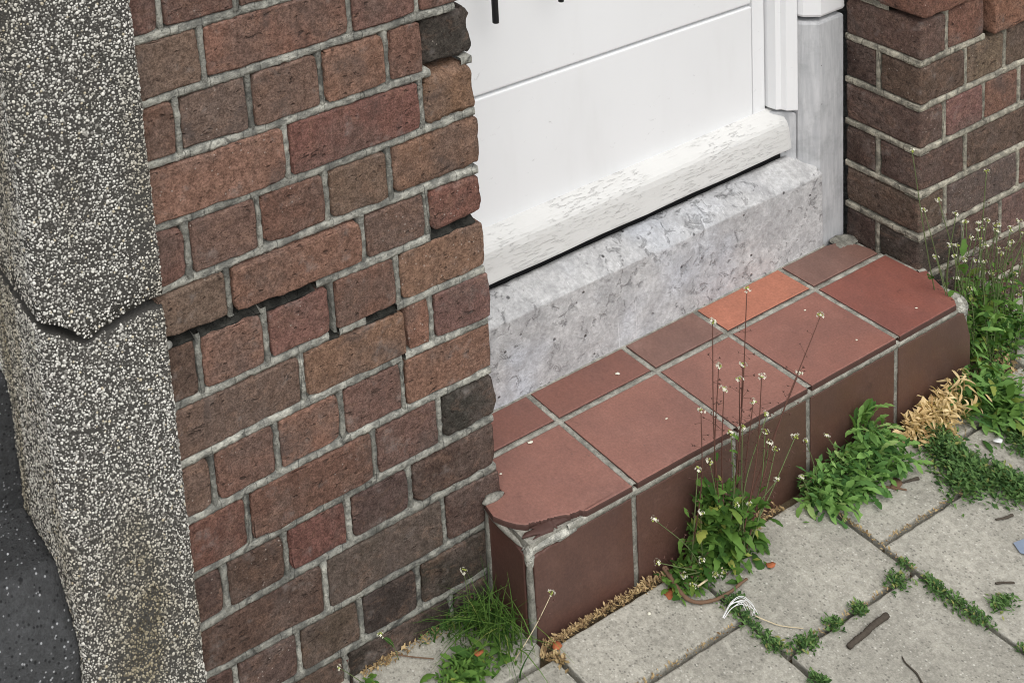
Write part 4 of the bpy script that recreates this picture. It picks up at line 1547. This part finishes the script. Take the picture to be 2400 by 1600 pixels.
TIPS = [(-0.622, -0.125, 0.401), (-0.554, -0.125, 0.425), (-0.612, -0.125, 0.326), (-0.565, -0.125, 0.308), (-0.572, -0.125, 0.287), (-0.527, -0.125, 0.273), (-0.545, -0.125, 0.239),
        (-0.603, -0.125, 0.285), (-0.404, -0.125, 0.321), (-0.45, -0.125, 0.246), (-0.648, -0.125, 0.271), (-0.591, -0.125, 0.209), (-0.568, -0.125, 0.207), (-0.518, -0.125, 0.205),
        (-0.459, -0.125, 0.142), (-0.514, -0.125, 0.157), (-0.501, -0.125, 0.14), (-0.657, -0.125, 0.178), (-0.634, -0.125, 0.181), (-0.522, -0.125, 0.179)]
for i, tp in enumerate(TIPS):
    bx = -0.600 + (tp[0] + 0.57) * 0.35 + rr.uniform(-0.012, 0.012)
    if i in (8, 9, 14, 16):
        bx = -0.585
    if i in (10, 17):
        bx = -0.668
    flower_stem(pa, (bx, rr.uniform(-0.145, -0.112), 0.012), tp, 100 + i, 0.012, 12 if tp[2] > 0.23 else 6, 'stem' if tp[2] > 0.22 else 'gstem', 0.0009, 0.0062, 2)
LOW = [(-0.758, -0.14, 0.159), (-0.749, -0.135, 0.080), (-0.67, -0.14, 0.125), (-0.601, -0.14, 0.106), (-0.573, -0.14, 0.093), (-0.676, -0.145, 0.054), (-0.640, -0.150, 0.018), (-0.706, -0.14, 0.041), (-0.516, -0.14, 0.107),
       (-0.70, -0.15, 0.03), (-0.66, -0.155, 0.03)]
for i, tp in enumerate(LOW):
    flower_stem(pa, (-0.655 if tp[0] < -0.64 else -0.60, -0.128, 0.01), tp, 140 + i, 0.014, 4, 'gstem', 0.0008, 0.0055, 1)

# ---- leafy clump further right along the step
pb = thing("leafy_weed", "dense light green leafy weed without flowers at foot of tiled step", "weed", (-0.33, -0.12, 0))
for i in range(285):
    t = rr.random()
    cx = rr.uniform(-0.425, -0.235)
    top = 0.014 + 0.080 * max(0, 1 - abs(cx + 0.285) / 0.085)
    cy = rr.uniform(-0.150, -0.098)
    h = rr.random() * top * (1.0 if cy > -0.13 else 0.5)
    az = rr.gauss(-1.9, 1.0)
    sc = rr.uniform(0.40, 0.80)
    az = safe_az((cx, cy), az, 0.055 * sc, -0.092)
    put_leaf(pb, rr.choice(LB), (cx, cy, h), az, rr.uniform(-0.15, 1.15), rr.uniform(-0.6, 0.6), sc)
for i in range(10):
    put_leaf(pb, rr.choice(LB), (rr.uniform(-0.30, -0.25), -0.100, rr.uniform(0.03, 0.07)), rr.gauss(-0.4, 0.5), rr.uniform(1.0, 1.4), rr.uniform(-0.4, 0.4), rr.uniform(0.6, 0.9))
for i, tp in enumerate([(-0.418, -0.11, 0.105), (-0.365, -0.105, 0.085), (-0.44, -0.12, 0.06)]):
    flower_stem(pb, (tp[0] + 0.02, -0.12, 0.01), tp, 170 + i, 0.01, 3, 'gstem', 0.0007, 0.0050, 0)

# ---- weeds at the foot of the right pier
pc = thing("flowering_weed", "tall tangled weed with many small white flowers at foot of brown brick pier", "weed", (0.08, -0.06, 0))
CT = [(-0.093, -0.05, 0.443), (-0.062, -0.05, 0.327), (-0.026, -0.05, 0.331), (0.019, -0.05, 0.29), (0.096, -0.05, 0.34), (0.1, -0.05, 0.248), (0.079, -0.05, 0.251), (0.041, -0.05, 0.266), (0.061, -0.05, 0.23),
      (0.186, -0.05, 0.215), (0.165, -0.05, 0.179), (0.164, -0.05, 0.204), (0.003, -0.05, 0.239), (-0.031, -0.05, 0.23), (0.043, -0.05, 0.195), (0.071, -0.05, 0.183), (0.097, -0.05, 0.151), (0.117, -0.05, 0.141),
      (0.179, -0.05, 0.116), (0.205, -0.05, 0.139), (0.2, -0.05, 0.079), (0.192, -0.05, 0.069), (0.024, -0.05, 0.169), (0.10, -0.05, 0.20), (0.14, -0.05, 0.17), (0.13, -0.05, 0.23), (0.22, -0.05, 0.19)]
for i, tp in enumerate(CT):
    bx = 0.055 + (tp[0] - 0.055) * 0.45 + rr.uniform(-0.02, 0.02)
    if i < 3:
        bx = 0.040 + rr.uniform(-0.01, 0.01)
    flower_stem(pc, (max(0.022, bx), rr.uniform(-0.085, -0.030), 0.0), tp, 200 + i, 0.018, 5, 'gstem', 0.0009, 0.0058, 6, 8)
for i in range(280):
    cx, cy = rr.uniform(0.018, 0.200), rr.uniform(-0.100, -0.012)
    h = rr.uniform(0, 0.155) * max(0.15, 1 - abs(cx - 0.07) / 0.15)
    me = rr.choice(SM + SM + SM + ST + ST + OV[:1])
    sc = rr.uniform(0.45, 0.9)
    az = rr.uniform(-math.pi, math.pi) if rr.random() < 0.4 else rr.gauss(-2.0, 0.9)
    az = safe_az((cx, cy), az, 0.045 * sc, -0.004)
    put_leaf(pc, me, (cx, cy, h), az, rr.uniform(-0.1, 1.3), rr.uniform(-0.6, 0.6), sc)
for p, az, el, sc in (((0.045, -0.05, 0.165), -2.6, 0.9, 0.9), ((0.060, -0.06, 0.10), -1.9, 0.5, 1.0), ((0.08, -0.08, 0.075), -2.3, 0.2, 0.9), ((0.035, -0.05, 0.20), 0.4, 0.9, 0.7)):
    put_leaf(pc, OV[0], p, az, el, 0.3, sc)

# ---- big toothed-leaf weed by the right end of the step
for i in range(26):
    tp = (rr.uniform(-0.01, 0.24), rr.uniform(-0.09, -0.03), rr.uniform(0.09, 0.26))
    flower_stem(pc, (max(0.022, 0.06 + (tp[0] - 0.06) * 0.6), rr.uniform(-0.085, -0.03), 0.0), tp, 400 + i, 0.02, 4, 'gstem', 0.0008, 0.0050, 5, 6)
pd = thing("dandelion_weed", "broad leaved green weed spreading over paving beside right end of step", "weed", (-0.02, -0.12, 0))
for i in range(150):
    cx, cy = rr.gauss(-0.030, 0.030), rr.uniform(-0.185, -0.098)
    h = rr.uniform(0.0, 0.055) * (1 if cy > -0.14 else 0.4)
    az = rr.gauss(-1.7, 1.1)
    sc = rr.uniform(0.45, 0.85)
    if cx < 0.01:
        az = safe_az((cx, cy), az, 0.05 * sc, -0.092)
    put_leaf(pd, rr.choice(LB + OV), (cx, cy, h), az, rr.uniform(-0.1, 1.0), rr.uniform(-0.6, 0.6), sc)

# ---- withered plant
pw = thing("withered_weed", "straw coloured withered weed collapsed against step beside broad green leaves", "dead weed", (-0.14, -0.115, 0))
for i in range(270):
    t = rr.random()
    cx = -0.185 + 0.125 * t + rr.gauss(0, 0.010)
    cy = rr.uniform(-0.128 - 0.02 * rr.random(), -0.096)
    h = rr.random() * (0.014 + 0.066 * t)
    az = rr.gauss(-2.0, 1.0)
    sc = rr.uniform(0.35, 0.75)
    az = safe_az((cx, cy), az, 0.03 * sc, -0.090)
    put_leaf(pw, rr.choice(DR), (cx, cy, h), az, rr.uniform(-0.8, 0.9), rr.uniform(-1.5, 1.5), sc)


# ---- low creeping mats and joint moss: each tuft a heap of tiny leaves
def tuft_geom(pts, spread, n, size, hgt, seed):
    rr_ = np.random.default_rng(seed)
    P = np.array(pts, float)
    k = len(P)
    if k > 1:
        s_ = rr_.uniform(0, k - 1, n)
        i = np.minimum(s_.astype(int), k - 2)
        t = (s_ - i)[:, None]
        c = P[i] * (1 - t) + P[i + 1] * t
    else:
        c = np.repeat(P, n, 0)
    d = rr_.normal(0, 1, (n, 2)) * spread * 0.55
    lum = 0.5 + 0.5 * fbm(np.c_[(c + d) * 90, np.full(n, seed * 1.7)], 2)
    keep = rr_.random(n) < 0.35 + 0.9 * lum
    c, d = c[keep], d[keep]
    n = len(c)
    z = rr_.random(n) * hgt * np.exp(-(d ** 2).sum(1) / (spread ** 2))
    az = rr_.uniform(0, 6.283, n); el = rr_.uniform(-0.1, 1.0, n)
    L = size * rr_.uniform(0.5, 1.4, n); W = L * rr_.uniform(0.28, 0.5, n)
    dx = np.stack([np.cos(az) * np.cos(el), np.sin(az) * np.cos(el), np.sin(el)], 1)
    sd = np.stack([-np.sin(az), np.cos(az), rr_.uniform(-0.5, 0.5, n)], 1)
    o_ = np.c_[c + d, z + 0.001]
    V = np.stack([o_, o_ + dx * (L * 0.5)[:, None] + sd * (W * 0.5)[:, None] + np.array([0, 0, 1]) * (L * 0.08)[:, None], o_ + dx * L[:, None],
                  o_ + dx * (L * 0.5)[:, None] - sd * (W * 0.5)[:, None] + np.array([0, 0, 1]) * (L * 0.08)[:, None]], 1)
    F = np.arange(n * 4).reshape(n, 4)
    return V.reshape(-1, 3), F


def tuft(name, label, cat, pts, spread, n, size=0.0065, hgt=0.010, seed=0, mat='moss', group=None):
    v, f = tuft_geom(pts, spread, n, size, hgt, seed)
    o = obj(name, v, f, MAT[mat], None, False)
    return tag(o, label, cat, group)


bushy(pa, [(-0.645, -0.116), (-0.605, -0.116), (-0.575, -0.116)], 0.026, 1000, 0.018, 0.120, 61, 'leaf', -0.090)
bushy(pa, [(-0.690, -0.122), (-0.660, -0.126)], 0.016, 420, 0.010, 0.030, 62, 'leaf', -0.090)
bushy(pb, [(-0.415, -0.120), (-0.340, -0.118), (-0.270, -0.112), (-0.250, -0.108)], 0.026, 1000, 0.016, 0.060, 63, 'leaf2', -0.090)
bushy(pc, [(0.030, -0.060), (0.090, -0.055), (0.170, -0.050)], 0.040, 1300, 0.010, 0.150, 64, 'leaf', -0.006)
bushy(pw, [(-0.185, -0.112), (-0.120, -0.112), (-0.070, -0.108)], 0.016, 700, 0.014, 0.045, 66, 'dry', -0.090)
bushy(pd, [(-0.050, -0.120), (-0.010, -0.130), (0.02, -0.12)], 0.030, 900, 0.017, 0.050, 65, 'leaf2', -0.092)

GM = "green tufts in the paving joints"
tuft("moss_tuft", "long strip of green moss in joint beside curled white fibre", "moss", [(-0.664, -0.165), (-0.662, -0.205), (-0.666, -0.245), (-0.660, -0.262)], 0.011, 620, seed=1, group=GM)
tuft("moss_tuft", "green moss tuft at joint corner below straw stalk", "moss", [(-0.640, -0.271), (-0.615, -0.271)], 0.0105, 330, seed=2, group=GM)
tuft("moss_tuft", "small round moss tuft just left of dark stick", "moss", [(-0.580, -0.271), (-0.566, -0.272)], 0.009, 230, seed=3, group=GM)
tuft("moss_tuft", "small round moss tuft above upper end of dark stick", "moss", [(-0.532, -0.272), (-0.520, -0.2735)], 0.009, 220, seed=4, group=GM)
tuft("moss_tuft", "moss tuft at the joint crossing above dark stick", "moss", [(-0.452, -0.270), (-0.430, -0.269)], 0.011, 300, seed=5, group=GM)
tuft("moss_tuft", "tiny moss tuft at the point where two joints meet", "moss", [(-0.409, -0.252), (-0.405, -0.262)], 0.007, 130, seed=6, group=GM)
tuft("moss_tuft", "longest diagonal strip of green moss right of dark stick", "moss", [(-0.405, -0.285), (-0.408, -0.316), (-0.406, -0.345), (-0.403, -0.378)], 0.0115, 760, seed=7, group=GM)
tuft("moss_tuft", "moss tuft by right picture edge below small dark twig", "moss", [(-0.368, -0.362), (-0.345, -0.363)], 0.011, 330, seed=8, group=GM)
tuft("moss_tuft", "moss tuft in lower right picture corner", "moss", [(-0.405, -0.415), (-0.402, -0.43)], 0.006, 120, seed=9, group=GM)
tuft("moss_tuft", "moss tuft cut off by lower picture edge near dark stick", "moss", [(-0.662, -0.308), (-0.662, -0.325)], 0.010, 260, seed=10, group=GM)
tuft("creeping_mat", "dense mat of small dark leaves over paving below withered straw weed", "ground plant", [(-0.150, -0.128), (-0.170, -0.160), (-0.175, -0.205), (-0.220, -0.216)], 0.030, 3600, 0.0090, 0.024, 11)
tuft("creeping_mat", "mat of small dark leaves along joint at right picture edge", "ground plant", [(-0.150, -0.222), (-0.155, -0.255), (-0.140, -0.285)], 0.028, 2200, 0.0090, 0.020, 12)
tuft("creeping_mat", "bluish green mat of leaves beside white paint chip", "ground plant", [(-0.020, -0.180), (-0.045, -0.205), (-0.060, -0.235)], 0.028, 2000, 0.0090, 0.022, 13)
tuft("creeping_mat", "clover like mat in front of brick pier at lower picture edge", "ground plant", [(-1.075, -0.085), (-1.045, -0.072), (-1.010, -0.075)], 0.022, 700, 0.010, 0.016, 14, 'leaf')
tuft("moss_tuft", "thin strip of moss and seedlings along foot of brick pier", "moss", [(-1.060, -0.004), (-1.02, -0.006), (-0.985, -0.010)], 0.008, 240, 0.006, 0.006, 15, 'moss')
tuft("creeping_mat", "small leaves creeping below curved brown twig", "ground plant", [(-0.660, -0.178), (-0.640, -0.176)], 0.008, 120, 0.007, 0.006, 16)

pf = thing("leafy_weed", "flat dark green rosette on paving before brick pier at lower picture edge", "weed", (-1.03, -0.07, 0))
for i in range(60):
    cx, cy = rr.gauss(-1.035, 0.030), rr.uniform(-0.105, -0.055)
    put_leaf(pf, rr.choice(OV + SM), (cx, cy, rr.uniform(0.002, 0.012)), rr.uniform(-math.pi, math.pi), rr.uniform(-0.1, 0.4), rr.uniform(-0.5, 0.5), rr.uniform(0.35, 0.75))
pg = thing("seedling", "tiny green seedling at foot of brick pier near lower picture edge", "weed", (-1.165, -0.012, 0))
for i in range(9):
    put_leaf(pg, rr.choice(SM), (-1.165 + rr.uniform(-0.008, 0.008), -0.010 - rr.random() * 0.012, 0.003), rr.uniform(-math.pi, 0), rr.uniform(0.1, 0.8), 0, rr.uniform(0.5, 0.8))
flower_stem(pg, (-1.168, -0.014, 0.002), (-1.205, -0.02, 0.052), 301, 0.006, 3, 'gstem', 0.0006, 0.0045, 0)
pg2 = thing("seedling", "thin seedling with one white flower before cracked brick joint at pier foot", "weed", (-1.10, -0.012, 0))
flower_stem(pg2, (-1.105, -0.012, 0.002), (-1.136, -0.018, 0.065), 302, 0.006, 3, 'gstem', 0.0006, 0.0052, 1)

# ---- grass tuft in the corner between pier and step
gt = thing("grass_tuft", "green grass tuft in corner between brick pier and left end of step", "grass", (-0.965, -0.05, 0))


def grass(parent, n, cx, cy, sx, sy, hmin, hmax, seed, lean=0.6):
    r_ = random.Random(seed)
    V, F = [], []
    for i in range(n):
        x, y = r_.gauss(cx, sx), r_.gauss(cy, sy)
        y = min(y, -0.008)
        h = r_.uniform(hmin, hmax)
        az = r_.uniform(0, 6.28)
        ln = r_.uniform(0.1, lean)
        dx, dy = math.cos(az) * ln, math.sin(az) * ln
        if y + dy * h > -0.004:
            dy = -abs(dy)
        if x + dx * h > -0.938 and y > -0.10:
            dx = -abs(dx)
        w = r_.uniform(0.0009, 0.0019)
        sx_, sy_ = -math.sin(az) * w, math.cos(az) * w
        b0 = len(V)
        for k in range(5):
            t = k / 4
            px, py, pz = x + dx * h * t * t * 1.2, y + dy * h * t * t * 1.2, h * (t - 0.35 * ln * t * t)
            ww = 1 - t * 0.92
            V += [(px - sx_ * ww, py - sy_ * ww, pz), (px + sx_ * ww, py + sy_ * ww, pz)]
        for k in range(4):
            a = b0 + 2 * k
            F.append((a, a + 1, a + 3, a + 2))
    o = obj("blades", V, F, MAT['grass'], parent, False)
    o['kind'] = 'stuff'


grass(gt, 230, -0.962, -0.046, 0.017, 0.022, 0.025, 0.105, 5, 1.25)
grass(gt, 110, -0.987, -0.022, 0.022, 0.010, 0.020, 0.070, 6, 1.1)
flower_stem(gt, (-0.985, -0.016, 0.002), (-0.992, -0.02, 0.095), 310, 0.006, 3, 'gstem', 0.0007, 0.0055, 2)
flower_stem(gt, (-0.975, -0.095, 0.004), (-0.912, -0.105, 0.090), 311, 0.004, 4, 'straw', 0.0006, 0.0055, 0)
for i in range(26):
    put_leaf(gt, rr.choice(SM), (rr.uniform(-1.0, -0.955), rr.uniform(-0.05, -0.012), rr.uniform(0.0, 0.02)), rr.uniform(-math.pi, 0), rr.uniform(0.1, 1.0), 0, rr.uniform(0.4, 0.9))


# ---- dry litter
def flakes(paths, spread, n, size, seed, hgt=0.006):
    v, f = tuft_geom(paths, spread, n, size, hgt, seed)
    return v, f


lv, lf = merge([flakes([(-0.925, -0.098), (-0.84, -0.0975), (-0.745, -0.0975)], 0.0042, 900, 0.0055, 31, 0.004),
                flakes([(-0.745, -0.099), (-0.70, -0.102)], 0.006, 120, 0.008, 32),
                flakes([(-1.16, -0.002), (-1.10, -0.003), (-1.00, -0.006)], 0.006, 380, 0.006, 33, 0.003),
                flakes([(-0.20, -0.100), (-0.17, -0.125)], 0.010, 160, 0.008, 34),
                flakes([(-0.4017, -0.13), (-0.4017, -0.27)], 0.0028, 170, 0.005, 35, 0.0005),
                flakes([(-0.4017, -0.2178), (-0.20, -0.2178)], 0.0026, 140, 0.005, 36, 0.0005),
                flakes([(-0.66, -0.2692), (-0.41, -0.2692)], 0.0026, 130, 0.005, 37, 0.0005),
                flakes([(-0.9193, -0.2034), (-0.68, -0.2034)], 0.0026, 150, 0.005, 38, 0.0005),
                flakes([(-0.935, -0.105), (-0.915, -0.13)], 0.006, 110, 0.009, 39),
                flakes([(-0.55, -0.10), (-0.46, -0.103)], 0.007, 160, 0.007, 40),
                flakes([(0.02, -0.11), (0.13, -0.06)], 0.03, 340, 0.009, 41)])
lo = obj("dry_litter", lv, [tuple(q) for q in lf], MAT['litter'], None, False)
lo['kind'] = 'stuff'
lo['label'] = "tan dry plant litter lying along foot of step and in joints"


def stick(name, label, cat, pts, r0, r1, mat, lump_=0.1, sides=7, n=16, group=None):
    pth = smooth_path(pts, n)
    pth = pth + np.random.default_rng(len(pts)).normal(0, r0 * 0.05, pth.shape)
    v, f = tube(pth, r0, r1, sides, lump_)
    return tag(obj(name, v, f, MAT[mat]), label, cat, group)


stick("twig", "curved brown twig lying on paving before the tall flowering weed", "twig", [(-0.699, -0.099, 0.016), (-0.701, -0.108, 0.014), (-0.706, -0.128, 0.010), (-0.706, -0.147, 0.007), (-0.691, -0.160, 0.0055), (-0.659, -0.167, 0.0055), (-0.611, -0.165, 0.007)], 0.0044, 0.0017, 'twig', 0.14, 8, 30)
sk = stick("stick", "short dark bark stick lying alone on grey paving slab", "stick", [(-0.587, -0.3040, 0.0050), (-0.570, -0.3022, 0.0050), (-0.553, -0.3018, 0.0050), (-0.530, -0.2990, 0.0048), (-0.501, -0.2985, 0.0052)], 0.0034, 0.0039, 'dtwig', 0.12, 9, 26)
stick("straw", "pale dry stalk leaning across leaves behind curved brown twig", "straw", [(-0.689, -0.148, 0.020), (-0.660, -0.147, 0.021), (-0.636, -0.145, 0.022)], 0.0013, 0.0011, 'straw', 0.05, 6)
stick("straw", "thin pale stalk lying on paving between moss strips", "straw", [(-0.655, -0.215, 0.012), (-0.641, -0.225, 0.004), (-0.631, -0.237, 0.0025), (-0.610, -0.254, 0.002)], 0.0009, 0.0006, 'straw', 0.05, 6)
stick("twig", "thin dark twig at lower picture edge below dark stick", "twig", [(-0.540, -0.346, 0.002), (-0.545, -0.355, 0.0025), (-0.547, -0.371, 0.0022), (-0.556, -0.386, 0.002)], 0.0010, 0.0016, 'dtwig', 0.1, 6)
stick("twig", "brown twig on paving below dense leafy weed", "twig", [(-0.345, -0.151, 0.004), (-0.318, -0.149, 0.004), (-0.297, -0.160, 0.003), (-0.282, -0.175, 0.003)], 0.0020, 0.0014, 'twig', 0.12, 7)
stick("twig", "short dark twig on paving right of dense leafy weed", "twig", [(-0.277, -0.163, 0.003), (-0.262, -0.166, 0.003), (-0.247, -0.170, 0.003)], 0.0013, 0.0024, 'dtwig', 0.15, 7)
stick("twig", "short dark twig near right picture edge above blue mark", "twig", [(-0.229, -0.274, 0.003), (-0.215, -0.279, 0.003), (-0.201, -0.281, 0.003)], 0.0012, 0.0022, 'dtwig', 0.15, 7)
stick("twig", "small dark twig just above moss by right picture edge", "twig", [(-0.334, -0.339, 0.003), (-0.325, -0.343, 0.003), (-0.312, -0.351, 0.003)], 0.0016, 0.0014, 'dtwig', 0.15, 7)
stick("straw", "thin tan stalk on paving at foot of brick pier", "straw", [(-1.111, 0.002, 0.003), (-1.089, -0.017, 0.003), (-1.064, -0.036, 0.003)], 0.0010, 0.0007, 'twig', 0.1, 6)

# white curled fibre
wf = thing("fibre_tuft", "small tuft of curled white fibres lying on moss in joint", "fibre", (-0.668, -0.20, 0.0))
for i in range(7):
    o_ = rr.uniform(-0.004, 0.004)
    pts = [(-0.692, -0.194 + o_ * 0.3, 0.010), (-0.671 + o_, -0.189 + o_, 0.015), (-0.653 + o_, -0.191 + o_ * 0.5, 0.016 + o_), (-0.646 + o_ * 0.6, -0.200 - abs(o_), 0.012), (-0.647 - i * 0.004, -0.213 + i * 0.0015, 0.008)]
    if i > 2:
        pts = pts[:2] + [(-0.664 + i * 0.003, -0.192, 0.013), (-0.666 + i * 0.003, -0.199 - i * 0.0008, 0.010)]
    v, f = tube(smooth_path(pts, 14), 0.0005, 0.00035, 5)
    obj("fibre_strand", v, f, MAT['fibre'], wf)

# single leaves, petals and crumbs


def scrap(name, label, cat, p, size, mat, seed, nrm=(0, 0, 1), curl=0.25, group=None):
    r_ = random.Random(seed)
    m = 8
    V = [(p[0], p[1], p[2] + size * curl)]
    for i in range(m):
        t = 2 * math.pi * i / m
        q = size * r_.uniform(0.55, 1.25)
        V.append((p[0] + math.cos(t) * q * 1.2, p[1] + math.sin(t) * q * 0.8, p[2] + r_.uniform(0, 0.4) * size))
    F = [(0, 1 + i, 1 + (i + 1) % m) for i in range(m)]
    b = len(V)
    V += [(x, y, z - 0.0006) for x, y, z in V]
    F += [(b, b + 1 + (i + 1) % m, b + 1 + i) for i in range(m)]
    F += [(1 + i, b + 1 + i, b + 1 + (i + 1) % m, 1 + (i + 1) % m) for i in range(m)]
    return tag(obj(name, V, F, MAT[mat], None, True), label, cat, group)


scrap("fallen_leaf", "rust brown dry leaf lying under thick end of curved twig", "leaf", (-0.716, -0.124, 0.001), 0.010, 'rust', 1)
scrap("fallen_leaf", "orange dry leaf on dark green rosette at lower picture edge", "leaf", (-1.014, -0.070, 0.016), 0.006, 'rust', 2)
scrap("fallen_leaf", "orange dry leaf among litter at lower left corner of step", "leaf", (-0.910, -0.106, 0.004), 0.008, 'rust', 3)
scrap("fallen_leaf", "brown scrap of leaf beside right side of tall flowering weed", "leaf", (-0.560, -0.165, 0.004), 0.007, 'rust', 4)
scrap("fallen_leaf", "brown leaf scrap at right end of brown twig", "leaf", (-0.285, -0.160, 0.002), 0.010, 'twig', 5)
scrap("paint_chip", "white paint chip on paving among green leaves at right", "chip", (-0.085, -0.187, 0.006), 0.008, 'fibre', 6)
scrap("pebble", "small white stone on slab before tiled step", "stone", (-0.765, -0.132, 0.001), 0.004, 'petal', 7, curl=0.7)
PET = [(-0.805, 0.048), (-0.593, 0.085), (-0.605, -0.022), (-0.237, 0.031), (-0.882, 0.025), (-0.234, -0.058), (-0.092, -0.059)]
PLB = ["white petal on front left step tile", "white petal on second tile of back row", "white petal in middle of second front tile", "white petal on fourth front tile near grout", "white petal on front left tile by brick pier",
       "pink petal on grout between two right front tiles", "white petal on rightmost front tile"]
for i, ((x, y), lb) in enumerate(zip(PET, PLB)):
    scrap("petal", lb, "petal", (x, y, ZS + 0.0012), 0.0034 if i < 2 else 0.0019, 'petal', 20 + i, group="petals fallen on the step")
